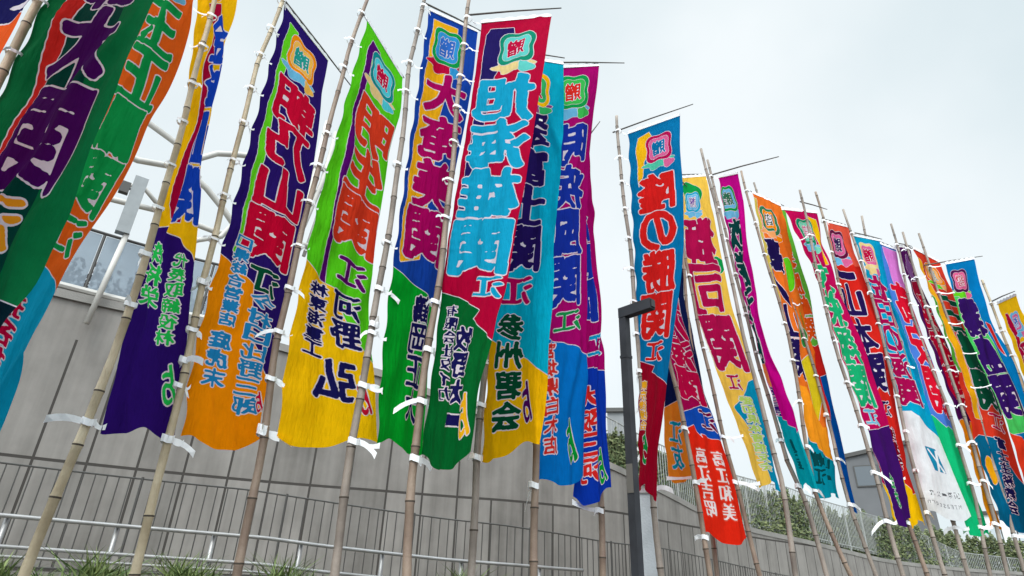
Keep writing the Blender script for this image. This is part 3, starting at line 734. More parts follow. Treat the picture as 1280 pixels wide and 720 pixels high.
SPAN = {
    'B0': ([(-3.72,2.25,7.30),(-3.69,2.30,6.65),(-3.65,2.35,6.00),(-3.62,2.39,5.35),(-3.59,2.44,4.70),(-3.56,2.49,4.05),(-3.51,2.55,3.40),(-3.45,2.64,2.75),(-3.39,2.72,2.10)],
        [(-2.79,2.28,7.24),(-2.77,2.30,6.64),(-2.75,2.31,6.04),(-2.73,2.32,5.44),(-2.70,2.33,4.83),(-2.69,2.35,4.26),(-2.68,2.38,3.69),(-2.66,2.41,3.14),(-2.65,2.44,2.57)],
        [(-3.58,2.38,5.28),(-3.47,2.54,3.43)]),
    'B1': ([(-3.56,3.13,7.17),(-3.56,3.13,6.52),(-3.55,3.14,5.87),(-3.56,3.14,5.22),(-3.54,3.15,4.57),(-3.54,3.15,3.92),(-3.54,3.15,3.27),(-3.54,3.15,2.62),(-3.54,3.15,1.97)],
        [(-2.61,2.96,6.91),(-2.61,2.98,6.26),(-2.60,2.99,5.61),(-2.60,3.01,4.96),(-2.59,3.01,4.31),(-2.59,2.98,3.66),(-2.61,2.91,3.01),(-2.64,2.79,2.36),(-2.67,2.69,1.70)],
        [(-3.54,3.09,5.99),(-3.54,3.10,5.32),(-3.53,3.10,4.95),(-3.53,3.10,4.54),(-3.52,3.11,3.45),(-3.52,3.11,2.87)]),
    'B2': ([(-3.52,3.88,7.23),(-3.54,3.86,6.63),(-3.55,3.85,6.03),(-3.55,3.85,5.43),(-3.56,3.85,4.83),(-3.56,3.85,4.23),(-3.55,3.85,3.63),(-3.55,3.86,3.03),(-3.53,3.87,2.43)],
        [(-3.02,3.78,6.88),(-3.02,3.79,6.29),(-3.00,3.86,5.75),(-3.00,3.87,5.15),(-3.00,3.85,4.55),(-3.01,3.79,3.95),(-3.02,3.71,3.35),(-3.02,3.66,2.76),(-3.03,3.59,2.19)],
        [(-3.52,3.82,7.15),(-3.54,3.81,6.22),(-3.54,3.81,4.42),(-3.52,3.82,3.13),(-3.53,3.82,2.47)]),
    'B3': ([(-3.58,4.36,7.87),(-3.48,4.44,7.21),(-3.39,4.50,6.55),(-3.31,4.57,5.88),(-3.25,4.61,5.22),(-3.22,4.63,4.56),(-3.22,4.63,3.89),(-3.17,4.66,3.23),(-3.13,4.69,2.57)],
        [(-3.48,4.70,8.32),(-3.40,4.81,7.64),(-3.33,4.93,6.94),(-3.25,5.01,6.25),(-3.21,5.11,5.52),(-3.14,5.15,4.80),(-3.05,5.17,4.05),(-2.98,5.21,3.26),(-2.91,5.23,2.56)],
        [(-3.37,4.47,8.28),(-3.30,4.53,6.89),(-3.23,4.58,5.03),(-3.16,4.62,3.22),(-3.19,4.60,2.44),(-3.23,4.58,1.62)]),
    'B4': ([(-2.87,5.07,7.76),(-2.86,5.07,7.11),(-2.85,5.07,6.46),(-2.85,5.08,5.81),(-2.83,5.08,5.16),(-2.82,5.09,4.50),(-2.83,5.09,3.85),(-2.81,5.10,3.21),(-2.74,5.14,2.55)],
        [(-2.56,5.91,7.75),(-2.51,5.89,7.08),(-2.47,5.89,6.43),(-2.46,5.89,5.82),(-2.43,5.89,5.18),(-2.41,5.90,4.56),(-2.40,5.88,3.93),(-2.41,5.90,3.32),(-2.40,5.95,2.71)],
        [(-2.89,5.01,7.77),(-2.93,4.98,6.75),(-2.89,5.01,5.38),(-2.87,5.02,4.01),(-2.80,5.06,2.45),(-2.77,5.07,1.56)]),
    'B5': ([(-1.95,5.35,7.89),(-1.98,5.33,7.24),(-2.01,5.33,6.58),(-2.03,5.32,5.93),(-2.07,5.30,5.27),(-2.08,5.30,4.61),(-2.08,5.30,3.96),(-2.07,5.30,3.30),(-2.01,5.32,2.65)],
        [(-1.61,6.17,7.75),(-1.60,6.14,7.09),(-1.63,6.14,6.49),(-1.59,6.09,5.83),(-1.59,6.06,5.18),(-1.58,6.04,4.57),(-1.50,5.98,3.93),(-1.36,5.85,3.29),(-1.24,5.78,2.69)],
        [(-1.97,5.30,8.33),(-2.08,5.25,7.21),(-2.11,5.24,5.34),(-2.15,5.22,3.48),(-2.10,5.24,2.54),(-2.08,5.25,1.59)]),
    'B6': ([(-1.16,5.21,7.94),(-1.17,5.21,7.28),(-1.17,5.21,6.61),(-1.18,5.21,5.94),(-1.18,5.21,5.27),(-1.18,5.21,4.60),(-1.18,5.21,3.93),(-1.16,5.21,3.27),(-1.11,5.22,2.60)],
        [(-0.58,5.72,8.17),(-0.61,5.74,7.49),(-0.66,5.78,6.83),(-0.72,5.82,6.18),(-0.75,5.85,5.46),(-0.76,5.87,4.76),(-0.78,5.88,4.11),(-0.80,5.92,3.38),(-0.82,5.96,2.71)],
        [(-1.20,5.16,8.05),(-1.28,5.14,6.94),(-1.25,5.15,4.96),(-1.26,5.15,3.57),(-1.29,5.14,2.55),(-1.30,5.14,1.59)]),
    'B7': ([(-0.49,5.12,7.64),(-0.51,5.11,6.99),(-0.54,5.11,6.34),(-0.58,5.11,5.69),(-0.62,5.10,5.04),(-0.66,5.10,4.39),(-0.67,5.10,3.75),(-0.68,5.09,3.10),(-0.71,5.09,2.45)],
        [(0.34,4.81,7.42),(0.27,4.73,6.71),(0.18,4.65,6.00),(0.10,4.59,5.35),(0.02,4.54,4.71),(-0.04,4.49,4.10),(-0.08,4.43,3.50),(-0.18,4.35,2.90),(-0.23,4.31,2.34)],
        [(-0.64,5.06,7.95),(-0.67,5.06,6.28),(-0.69,5.05,4.29),(-0.73,5.05,3.10),(-0.74,5.04,2.36),(-0.71,5.05,1.61)]),
    'B8': ([(-0.17,5.74,7.79),(-0.19,5.74,7.15),(-0.21,5.74,6.50),(-0.23,5.74,5.85),(-0.22,5.74,5.21),(-0.22,5.74,4.56),(-0.22,5.74,3.91),(-0.22,5.74,3.27),(-0.23,5.74,2.62)],
        [(0.54,5.49,7.40),(0.53,5.50,6.76),(0.51,5.47,6.15),(0.50,5.41,5.55),(0.46,5.32,4.92),(0.42,5.24,4.31),(0.37,5.16,3.73),(0.32,5.09,3.16),(0.25,5.03,2.61)],
        [(-0.23,5.70,8.01),(-0.24,5.70,6.04),(-0.25,5.70,3.73),(-0.26,5.69,2.59),(-0.24,5.70,1.63)]),
    'B9': ([(0.35,5.71,7.55),(0.34,5.71,6.90),(0.33,5.71,6.25),(0.32,5.71,5.60),(0.32,5.71,4.95),(0.30,5.71,4.30),(0.28,5.71,3.65),(0.27,5.71,3.00),(0.25,5.71,2.35)],
        [(1.06,5.92,7.85),(1.00,6.01,7.25),(0.96,6.07,6.60),(0.93,6.10,5.95),(0.90,6.15,5.29),(0.86,6.18,4.62),(0.83,6.21,3.95),(0.80,6.26,3.23),(0.77,6.28,2.57)],
        [(0.29,5.67,7.83),(0.27,5.67,6.04),(0.26,5.67,3.33),(0.26,5.67,2.29),(0.27,5.67,1.65)]),
    'B10': ([(0.70,6.30,7.23),(0.70,6.30,6.61),(0.71,6.30,6.00),(0.72,6.30,5.39),(0.73,6.30,4.77),(0.74,6.30,4.16),(0.72,6.30,3.54),(0.71,6.30,2.93),(0.69,6.30,2.32)],
        [(1.05,6.52,7.59),(1.05,6.58,6.94),(1.04,6.62,6.31),(1.03,6.63,5.70),(1.04,6.64,5.07),(1.07,6.65,4.42),(1.09,6.64,3.77),(1.13,6.61,3.10),(1.16,6.55,2.46)],
        [(0.95,6.86,8.52),(0.98,6.85,5.68),(1.04,6.84,3.52),(1.03,6.84,2.39),(1.03,6.84,1.68)]),
    'B11': ([(1.67,7.14,7.75),(1.66,7.14,7.10),(1.65,7.14,6.46),(1.65,7.14,5.81),(1.64,7.14,5.17),(1.62,7.15,4.52),(1.61,7.15,3.87),(1.57,7.16,3.23),(1.54,7.17,2.58)],
        [(2.26,6.45,7.52),(2.20,6.43,6.84),(2.15,6.40,6.19),(2.08,6.37,5.54),(1.97,6.32,4.88),(1.86,6.29,4.23),(1.75,6.27,3.62),(1.61,6.26,3.00),(1.51,6.25,2.41)],
        [(1.53,7.13,8.08),(1.54,7.13,6.95),(1.58,7.12,5.93),(1.61,7.11,4.23),(1.68,7.09,2.68),(1.71,7.09,1.71)]),
    'B12': ([(2.01,7.99,7.29),(2.04,7.98,6.65),(2.07,7.98,6.01),(2.13,7.96,5.37),(2.22,7.94,4.72),(2.29,7.92,4.08),(2.37,7.89,3.44),(2.41,7.88,2.79),(2.44,7.87,2.15)],
        [(2.62,8.50,7.27),(2.65,8.50,6.60),(2.67,8.51,5.97),(2.70,8.52,5.37),(2.77,8.51,4.71),(2.84,8.49,4.08),(3.01,8.37,3.43),(3.11,8.27,2.79),(3.15,8.23,2.15)],
        [(1.90,7.98,7.67),(2.06,7.94,5.42),(2.27,7.88,3.96),(2.40,7.84,2.91),(2.45,7.83,2.11),(2.48,7.82,1.74)]),
    'B12b': ([(2.35,8.63,7.92),(2.35,8.62,7.30),(2.36,8.62,6.68),(2.36,8.62,6.06),(2.37,8.62,5.43),(2.35,8.62,4.81),(2.32,8.63,4.19),(2.25,8.65,3.57),(2.28,8.64,2.95)],
        [(2.79,8.60,7.76),(2.78,8.61,7.11),(2.76,8.60,6.49),(2.79,8.72,5.96),(2.79,8.77,5.41),(2.78,8.76,4.78),(2.76,8.74,4.17),(2.70,8.64,3.54),(2.72,8.76,2.96)],
        [(2.79,8.45,8.07),(2.73,8.47,4.89),(2.74,8.47,2.92),(2.76,8.46,1.75)]),
    'B13': ([(2.84,8.48,7.97),(2.82,8.48,7.33),(2.79,8.49,6.70),(2.78,8.50,6.06),(2.84,8.48,5.42),(2.98,8.43,4.78),(3.10,8.38,4.14),(3.25,8.33,3.51),(3.37,8.28,2.87)],
        [(3.42,8.79,8.27),(3.46,8.72,7.55),(3.48,8.66,6.83),(3.49,8.60,6.15),(3.53,8.65,5.52),(3.65,8.67,4.86),(3.75,8.70,4.19),(3.83,8.76,3.53),(3.89,8.78,2.87)],
        [(2.71,8.48,8.35),(2.76,8.46,6.71),(2.87,8.42,5.21),(3.03,8.37,3.29),(3.23,8.29,1.77)]),
    'B14': ([(3.46,8.35,7.91),(3.46,8.35,7.27),(3.49,8.34,6.63),(3.53,8.32,5.99),(3.59,8.30,5.35),(3.66,8.27,4.71),(3.72,8.24,4.08),(3.79,8.21,3.44),(3.90,8.16,2.80)],
        [(3.59,7.88,7.65),(3.56,7.87,7.02),(3.56,7.85,6.39),(3.57,7.82,5.77),(3.56,7.78,5.18),(3.56,7.75,4.57),(3.60,7.71,3.96),(3.66,7.68,3.38),(3.75,7.63,2.78)],
        [(3.32,8.37,8.29),(3.43,8.32,6.65),(3.63,8.24,4.51),(3.77,8.17,3.12),(3.87,8.13,2.71),(3.96,8.08,1.82)]),
    'B15': ([(4.25,8.88,8.00),(4.26,8.87,7.35),(4.28,8.86,6.71),(4.33,8.84,6.07),(4.38,8.81,5.42),(4.41,8.80,4.78),(4.42,8.79,4.13),(4.40,8.80,3.49),(4.36,8.82,2.85)],
        [(4.91,9.23,7.98),(4.94,9.18,7.31),(4.96,9.16,6.67),(4.97,9.22,6.04),(4.97,9.27,5.43),(4.95,9.32,4.78),(4.94,9.33,4.13),(4.94,9.32,3.49),(4.98,9.25,2.83)],
        [(4.13,8.89,8.48),(4.25,8.83,6.80),(4.38,8.77,5.15),(4.37,8.77,3.57),(4.37,8.77,2.80),(4.54,8.68,1.99)]),
    'B15b': ([(4.73,9.31,7.94),(4.79,9.28,7.29),(4.84,9.25,6.64),(4.88,9.23,5.99),(4.90,9.22,5.34),(4.94,9.20,4.69),(4.96,9.19,4.04),(4.97,9.18,3.39),(5.00,9.16,2.74)],
        [(5.15,9.53,8.11),(5.18,9.55,7.43),(5.20,9.56,6.78),(5.23,9.57,6.09),(5.25,9.56,5.43),(5.30,9.54,4.75),(5.33,9.52,4.07),(5.34,9.52,3.38),(5.35,9.52,2.72)],
        [(4.54,9.36,8.58),(4.76,9.24,6.29),(4.91,9.17,4.69),(4.97,9.13,3.44),(5.01,9.11,2.70),(5.13,9.05,1.95)]),
    'B16': ([(4.80,8.93,7.70),(4.92,8.87,7.04),(5.03,8.80,6.39),(5.09,8.77,5.74),(5.12,8.75,5.09),(5.18,8.72,4.43),(5.24,8.68,3.78),(5.28,8.66,3.13),(5.31,8.64,2.48)],
        [(5.51,9.15,7.80),(5.58,9.21,7.18),(5.65,9.21,6.53),(5.71,9.17,5.86),(5.76,9.12,5.19),(5.79,9.14,4.53),(5.83,9.14,3.87),(5.87,9.12,3.19),(5.89,9.11,2.53)],
        [(5.04,8.75,7.89),(5.06,8.74,5.84),(5.10,8.72,4.68),(5.17,8.68,3.78),(5.21,8.65,2.47),(5.25,8.63,1.87)]),
    'B17': ([(5.74,9.31,7.72),(5.72,9.32,7.07),(5.71,9.33,6.42),(5.72,9.33,5.77),(5.78,9.29,5.12),(5.82,9.26,4.47),(5.86,9.24,3.81),(5.93,9.19,3.16),(5.86,9.23,2.51)],
        [(6.38,9.68,7.86),(6.38,9.66,7.18),(6.39,9.64,6.51),(6.41,9.61,5.85),(6.46,9.59,5.20),(6.46,9.64,4.52),(6.46,9.69,3.86),(6.45,9.73,3.23),(6.46,9.69,2.56)],
        [(5.66,9.31,8.38),(5.69,9.30,7.80),(5.69,9.30,5.87),(5.77,9.25,4.62),(5.82,9.21,2.63),(5.90,9.17,1.96)]),
    'B18': ([(6.32,9.54,7.59),(6.36,9.51,6.98),(6.37,9.50,6.37),(6.37,9.50,5.76),(6.37,9.50,5.14),(6.37,9.51,4.53),(6.36,9.51,3.92),(6.36,9.51,3.31),(6.35,9.52,2.69)],
        [(7.04,9.87,7.70),(7.05,9.90,7.08),(7.05,9.91,6.45),(7.05,9.91,5.82),(7.06,9.91,5.20),(7.07,9.88,4.57),(7.10,9.83,3.94),(7.13,9.71,3.30),(7.14,9.61,2.68)],
        [(6.27,9.52,8.15),(6.33,9.48,6.71),(6.34,9.48,4.44),(6.34,9.48,3.07),(6.36,9.46,1.98)]),
    'B19': ([(6.87,9.89,7.72),(6.89,9.88,7.07),(6.92,9.86,6.43),(6.95,9.83,5.78),(6.97,9.81,5.13),(6.97,9.82,4.49),(7.00,9.80,3.84),(7.08,9.74,3.19),(7.08,9.74,2.54)],
        [(7.55,10.20,7.71),(7.54,10.24,7.07),(7.56,10.24,6.41),(7.60,10.21,5.74),(7.64,10.16,5.07),(7.66,10.10,4.41),(7.68,10.10,3.76),(7.71,10.14,3.11),(7.71,10.13,2.45)],
        [(6.82,9.88,8.26),(6.80,9.88,7.36),(6.87,9.84,6.34),(6.89,9.83,4.83),(6.93,9.79,3.13),(6.95,9.79,2.21)]),
    'B20': ([(7.47,10.07,7.71),(7.51,10.05,7.07),(7.52,10.03,6.43),(7.54,10.02,5.79),(7.57,10.00,5.16),(7.61,9.97,4.52),(7.63,9.95,3.88),(7.63,9.95,3.24),(7.62,9.96,2.60)],
        [(7.97,10.36,7.86),(8.00,10.36,7.20),(8.03,10.34,6.56),(8.06,10.30,5.91),(8.08,10.30,5.25),(8.09,10.31,4.61),(8.09,10.33,3.96),(8.09,10.33,3.30),(8.10,10.32,2.66)],
        [(7.46,10.03,8.20),(7.46,10.03,7.61),(7.42,10.06,6.22),(7.51,9.99,4.49),(7.51,9.99,2.99),(7.47,10.02,2.21)]),
    'B21': ([(7.74,10.00,7.64),(7.77,9.97,7.02),(7.80,9.95,6.39),(7.81,9.94,5.77),(7.82,9.93,5.14),(7.79,9.95,4.52),(7.78,9.96,3.89),(7.79,9.96,3.27),(7.80,9.95,2.64)],
        [(8.70,10.63,7.70),(8.72,10.62,7.05),(8.74,10.60,6.43),(8.80,10.52,5.78),(8.85,10.45,5.14),(8.86,10.38,4.50),(8.84,10.40,3.86),(8.82,10.46,3.24),(8.76,10.57,2.61)],
        [(7.64,10.02,8.01),(7.64,10.02,6.96),(7.74,9.95,4.69),(7.71,9.96,2.94),(7.69,9.98,2.21)]),
    'B22': ([(8.31,10.05,7.34),(8.29,10.06,6.74),(8.28,10.07,6.13),(8.33,10.04,5.53),(8.37,10.00,4.93),(8.42,9.96,4.32),(8.41,9.96,3.72),(8.39,9.98,3.12),(8.36,10.01,2.51)],
        [(9.02,10.16,7.55),(9.01,10.18,6.92),(9.00,10.22,6.30),(9.04,10.20,5.67),(9.09,10.20,5.04),(9.11,10.23,4.41),(9.10,10.26,3.76),(9.07,10.29,3.12),(9.04,10.32,2.51)],
        [(8.10,10.17,8.09),(8.10,10.17,7.05),(8.13,10.14,4.83),(8.13,10.14,3.09),(8.11,10.16,2.28)]),
    'B23': ([(9.13,10.13,6.57),(9.14,10.13,6.04),(9.14,10.12,5.53),(9.13,10.13,5.01),(9.12,10.14,4.49),(9.09,10.17,3.97),(9.05,10.21,3.45),(9.01,10.24,2.93),(8.97,10.28,2.41)],
        [(8.97,9.51,6.45),(8.96,9.51,5.92),(8.95,9.51,5.41),(8.93,9.52,4.88),(8.91,9.53,4.38),(8.89,9.57,3.84),(8.86,9.60,3.32),(8.83,9.63,2.81),(8.80,9.65,2.33)],
        [(9.04,10.16,7.08),(9.07,10.14,5.44),(9.06,10.14,4.44),(8.88,10.30,2.29)]),
    'P14': (None, None, [(3.02,7.84,8.09),(3.11,7.80,6.94),(3.26,7.74,4.76),(3.41,7.68,2.83),(3.41,7.68,1.78)]),
}

# ------------------------------------------------------------------ the designs, u 0..1 from pole to free edge, v 0..1 from top to bottom
CRIM = (200, 8, 70); PURP = (48, 26, 112); CYAN = (20, 168, 205); YEL = (248, 196, 10); NAVY = (30, 28, 92); ORG = (248, 150, 5)
MAG = (172, 8, 112); GRN = (20, 160, 80); DGRN = (8, 84, 56); LIME = (112, 218, 40); RED = (218, 42, 40); TEAL = (0, 122, 172)
GOLD = (240, 160, 40); CREAM = (240, 214, 150); SKYB = (120, 190, 225); PINK = (226, 110, 160)
rect = lambda u0, u1, v0, v1: [(u0, v0), (u1, v0), (u1, v1), (u0, v1)]
def zone(col, v0, v1, style=0):
    """lower field; its upper edge steps or curves from v0 at the pole to v1 at the free edge"""
    if style == 0: top = [(-.02, v0), (.35, v0 + .2 * (v1 - v0) + .004), (.7, v0 + .55 * (v1 - v0)), (1.02, v1)]
    elif style == 1: top = [(-.02, v0), (.3, v0 + .012), (.66, v0 + .038), (.58, v0 + .055), (.8, v1 - .02), (1.02, v1)]
    else: top = [(-.02, v0), (.25, v0 - .012), (.55, v0 + .02), (.8, v1 - .01), (1.02, v1)]
    return ('p', col, top + [(1.02, 1.02), (-.02, 1.02)])

T0 = time.time()
banner('B0', 'orange banner with navy letters cut off at the top left corner', (232, 98, 40),
       [('p', YEL, rect(.05, .3, .0, .2)), ('t', '竜電関', NAVY, .34, .96, .16, .62), zone(CYAN, .72, .75), ('c', '名古屋後援', CRIM, .5, .2, .75, .96)], kind='w', seed=3, vis=(0, .1))
banner('B1', 'big green banner with red stripe and purple letters leaning at far left', (16, 118, 70),
       [('p', (0, 72, 62), rect(.26, .74, .02, .80), None), ('p', (212, 50, 44), [(.2, .02), (.3, .02), (.33, .8), (.23, .8)]), ('e', .55, .08, .26, GRN, SKYB, CRIM, CREAM),
        ('t', '錦木関', (78, 12, 98), .30, .82, .185, .655), ('c', '江', GOLD, .55, .32, .665, .735), ('p', (6, 40, 52), [(.2, .77), (1.02, .79), (1.02, 1.02), (.2, 1.02)]),
        ('c', '錦木後援会', CYAN, .55, .28, .79, .97)], kind='w', seed=4, fold=1.0, flut=.05, vis=(0, .9))
banner('B2', 'orange banner with green letters and turquoise lower part at far left', (236, 108, 34),
       [('e', .5, .08, .26, GRN, SKYB, CRIM, CREAM), ('t', '玉正鳳関', (22, 158, 84), .28, .84, .17, .65), ('c', '江', (22, 158, 84), .56, .5, .655, .73),
        ('p', CYAN, [(-.02, .70), (.3, .705), (.42, .735), (.36, .75), (.8, .765), (1.02, .79), (1.02, 1.02), (-.02, 1.02)]), ('c', '大相撲名古屋', CRIM, .34, .3, .72, .97, None, .02)],
       kind='w', seed=6, fold=1.0, flut=.05, vis=(0, .05))
banner('B3', 'narrow yellow and purple banner with blue letters, crimson stripe and green writing', (248, 192, 18),
       [('p', (176, 8, 62), [(.42, .16), (.66, .16), (.62, .45), (.6, .6), (.62, .645), (.25, .645), (.2, .62), (.3, .5), (.36, .36)]), ('e', .42, .075, .26, CYAN, GOLD, GRN, SKYB),
        ('t', '金峰山関', (28, 76, 186), .42, .98, .19, .645), ('p', (52, 22, 112), [(-.02, .67), (.3, .66), (.7, .675), (.95, .70), (1.02, .72), (1.02, 1.02), (-.02, 1.02)]),
        ('c', '株将栄', (44, 200, 92), .30, .36, .69, .805), ('c', '代表取締役林', (44, 200, 92), .78, .24, .70, .855, None, -.012), ('c', 'ゟ', (44, 200, 92), .86, .2, .88, .95)],
       kind='w', seed=8, fold=.8, flut=.06, far_tie=[('B4', 1.0), ('B4', .88), ('B4', .76)], tside=-1)
banner('B4', 'purple banner with lime stripe, crimson letters and orange lower part', PURP,
       [('p', LIME, [(.14, .03), (.34, .03), (.30, .12), (.26, .2), (.28, .64), (.15, .64)]), ('e', .52, .085, .25, ORG, (246, 190, 90), (40, 160, 150), SKYB),
        ('t', '朝乃山関', (204, 8, 58), .26, .9, .165, .635), ('c', '江', DGRN, .62, .46, .645, .705), ('p', ORG, [(-.02, .655), (.5, .69), (.62, .78), (.8, .82), (1.02, .875), (1.02, 1.02), (-.02, 1.02)]),
        ('c', '今村日比野三郎', (40, 140, 196), .70, .36, .70, .945, None, .008), ('c', '口県総合営業店', (40, 140, 196), .26, .2, .60, .79, None, .005), ('c', '庭虎末', (40, 140, 196), .28, .26, .80, .905), ('c', 'ゟ', CRIM, .95, .13, .895, .94)],
       kind='w', seed=10, fold=1.0, flut=.03, far_tie=[('B5', 1.0)], cross=(.05, 1.75))
banner('B5', 'lime green banner with purple stripe, orange letters and yellow lower part', (98, 214, 34),
       [('p', (98, 14, 122), [(.2, .03), (.42, .03), (.42, .06), (.28, .075), (.26, .3), (.34, .69), (.26, .70), (.17, .3), (.16, .06)]), ('e', .56, .085, .26, (20, 150, 150), (90, 210, 220), CRIM, CREAM),
        ('t', '明生関', (226, 72, 42), .29, .95, .185, .58), ('c', '江', (104, 14, 116), .70, .42, .60, .67), ('p', YEL, [(-.02, .66), (.28, .685), (.5, .69), (.62, .73), (.8, .79), (1.02, .83), (1.02, 1.02), (-.02, 1.02)]),
        ('c', '河野', NAVY, .66, .36, .685, .81), ('c', '弘', NAVY, .56, .44, .835, .92), ('c', '株東海重工', NAVY, .26, .24, .69, .84, None, .006), ('c', 'ゟ', (196, 18, 58), .88, .14, .855, .945)],
       kind='b', seed=11, fold=.8, flut=.035, far_tie=[('B6', .8)], cross=(.05, 1.1))
banner('B6', 'blue banner with yellow field, magenta letters and bright green lower part', (28, 76, 172),
       [('p', (246, 182, 30), [(.12, .02), (.6, .02), (.62, .12), (.5, .3), (.5, .64), (.14, .66), (.08, .62), (.1, .3)]), ('e', .46, .09, .28, GRN, (60, 160, 220), (60, 120, 210), CRIM),
        ('t', '大奄美関', (180, 4, 104), .2, .92, .17, .645), zone((4, 168, 52), .675, .74, 0), ('c', '鶴岡正大', NAVY, .68, .3, .715, .955)],
       kind='g', seed=13, fold=.7, flut=.03, cross=(.05, 1.2))
banner('B7', 'crimson banner with turquoise letters and dark green lower part, frontmost in the middle', (190, 4, 62),
       [('p', (44, 32, 104), [(.1, .05), (.16, .03), (.5, .03), (.55, .08), (.3, .17), (.2, .6), (.1, .62)]), ('e', .58, .095, .25, (24, 150, 120), (110, 210, 200), CRIM, CREAM),
        ('t', '旭海雄関', (24, 166, 202), .1, .93, .175, .665), ('c', '江', (24, 166, 202), .74, .4, .668, .715), zone((4, 108, 50), .70, .80, 1),
        ('c', '牧野太一', NAVY, .5, .26, .77, .955, None, .02), ('c', '有限会社タイカ', NAVY, .2, .18, .725, .90, None, .012), ('c', 'ゟ', (250, 190, 30), .78, .2, .885, .965)],
       kind='b', seed=14, fold=1.1, flut=.03, cross=(.03, 1.2), rad=.038)
banner('B8', 'turquoise banner with dark violet letters and golden yellow lower part', (4, 180, 206),
       [('e', .5, .09, .26, YEL, (60, 190, 110), CRIM, (150, 70, 130)), ('t', '翠富士関', (44, 26, 98), .22, .76, .165, .62), ('c', '江', (190, 8, 92), .44, .5, .63, .70),
        zone((248, 190, 10), .77, .86, 0), ('c', '参州碧会', DGRN, .38, .40, .715, .96, None, .01), ('c', 'ゟ', (88, 10, 100), .74, .2, .86, .955)],
       kind='g', seed=15, fold=1.0, flut=.035, cross=(.05, 1.05))
banner('B9', 'magenta banner with blue letters and sky blue lower part', (176, 8, 114),
       [('e', .52, .085, .28, GRN, (70, 190, 90), (224, 50, 40), SKYB), ('t', '時疾風関', (30, 58, 164), .22, .86, .18, .655), ('c', '江', (30, 152, 82), .62, .5, .665, .715), zone((4, 122, 200), .715, .77, 0),
        ('c', '宮城県白木店', (222, 56, 50), .28, .24, .73, .95, None, .01), ('c', 'ゟ', (10, 156, 60), .72, .26, .885, .97)],
       kind='b', seed=17, fold=1.0, flut=.035, cross=(.02, 1.55))
banner('B10', 'second magenta banner with royal blue lower part, half hidden behind its neighbour', (170, 8, 108),
       [('e', .5, .085, .28, CYAN, SKYB, CRIM, CREAM), ('t', '朝紅龍関', (30, 58, 164), .1, .7, .18, .62), ('c', '江', (20, 160, 200), .72, .46, .65, .705), zone((16, 62, 172), .715, .745, 0),
        ('c', '大阪三河', (224, 48, 44), .4, .42, .765, .965), ('c', 'ゟ', (10, 160, 60), .82, .24, .90, .985)],
       rad=0.036, ties=8, kind='b', seed=18, fold=1.3, flut=.045, cross=(.05, 1.1))
banner('B11', 'teal banner with bright red letters and dark red lower part behind lamp post', (4, 124, 176),
       [('p', (246, 190, 30), [(.16, .07), (.2, .03), (.42, .02), (.5, .05), (.3, .12), (.28, .17), (.18, .2)]), ('e', .6, .085, .24, (190, 20, 90), PINK, TEAL, (90, 200, 170)),
        ('t', '隆の勝関', (222, 38, 36), .17, .85, .17, .645), ('c', '江', (222, 38, 36), .5, .52, .65, .705),
        ('p', (166, 4, 44), [(-.02, .70), (.5, .715), (.4, .73), (.75, .745), (1.02, .765), (1.02, 1.02), (-.02, 1.02)]), ('c', '東京後援会', (246, 180, 40), .16, .22, .75, .87), ('c', 'ゟ', (16, 150, 70), .36, .4, .86, .95)],
       kind='g', seed=20, fold=.8, flut=.025, cross=(.12, 1.3), rad=.036)
banner('B12', 'scarlet ended banner with two columns of white names behind the lamp post', (168, 6, 84),
       [('p', (20, 34, 84), rect(.82, 1.02, -.02, .69)), ('e', .45, .085, .26, GRN, SKYB, CRIM, CREAM), ('t', '湘南乃海関', (196, 12, 76), .1, .82, .17, .66),
        ('p', (22, 84, 184), [(-.02, .70), (.3, .685), (.7, .66), (1.02, .665), (1.02, .76), (-.02, .76)]), ('c', '江', (122, 4, 70), .7, .45, .675, .735),
        ('p', (232, 48, 26), [(-.02, .745), (.2, .73), (.4, .765), (.36, .75), (.7, .755), (1.02, .75), (1.02, 1.02), (-.02, 1.02)]),
        ('c', '高江和美', (240, 226, 226), .70, .24, .785, .955, (232, 90, 70)), ('c', '高江吉昭', (240, 226, 226), .26, .24, .785, .955, (232, 90, 70))],
       rad=0.034, ties=8, kind='b', seed=21, fold=.8, flut=.04, cross=(.05, 1.1), q=.8)
banner('B12b', 'navy and orange banner end peeping out left of the scarlet banner', (22, 36, 88),
       [('t', '若元春関', (60, 120, 190), .2, .8, .17, .62), ('p', (244, 150, 50), [(-.02, .80), (.4, .775), (1.02, .74), (1.02, 1.02), (-.02, 1.02)]), ('c', '江友', (20, 160, 190), .4, .42, .83, .97)],
       kind='b', rad=.032, ties=3, seed=22, fold=.8, flut=.04, cross=(.05, 1.0), q=.7)
banner('B13', 'pale yellow banner with crimson letters and teal lower part', (248, 202, 88),
       [('p', GRN, blob(.35, .07, .3, .05, 3, .2)), ('p', GRN, blob(.92, .33, .16, .028, 3, .2)), ('e', .34, .10, .2, CYAN, SKYB, (120, 70, 160), SKYB), ('t', '獅司関', (184, 18, 84), .06, .86, .165, .68),
        ('c', '江', (184, 18, 84), .4, .3, .69, .74), ('p', (4, 148, 184), [(.2, .79), (.5, .755), (.8, .71), (1.02, .70), (1.02, 1.02), (.45, 1.02), (.5, .88)]), ('c', '愛知県体育館友会', (188, 214, 110), .55, .36, .755, .965)],
       rad=0.032, ties=8, kind='b', seed=23, fold=.9, flut=.04, cross=(.05, 1.5), q=.75)
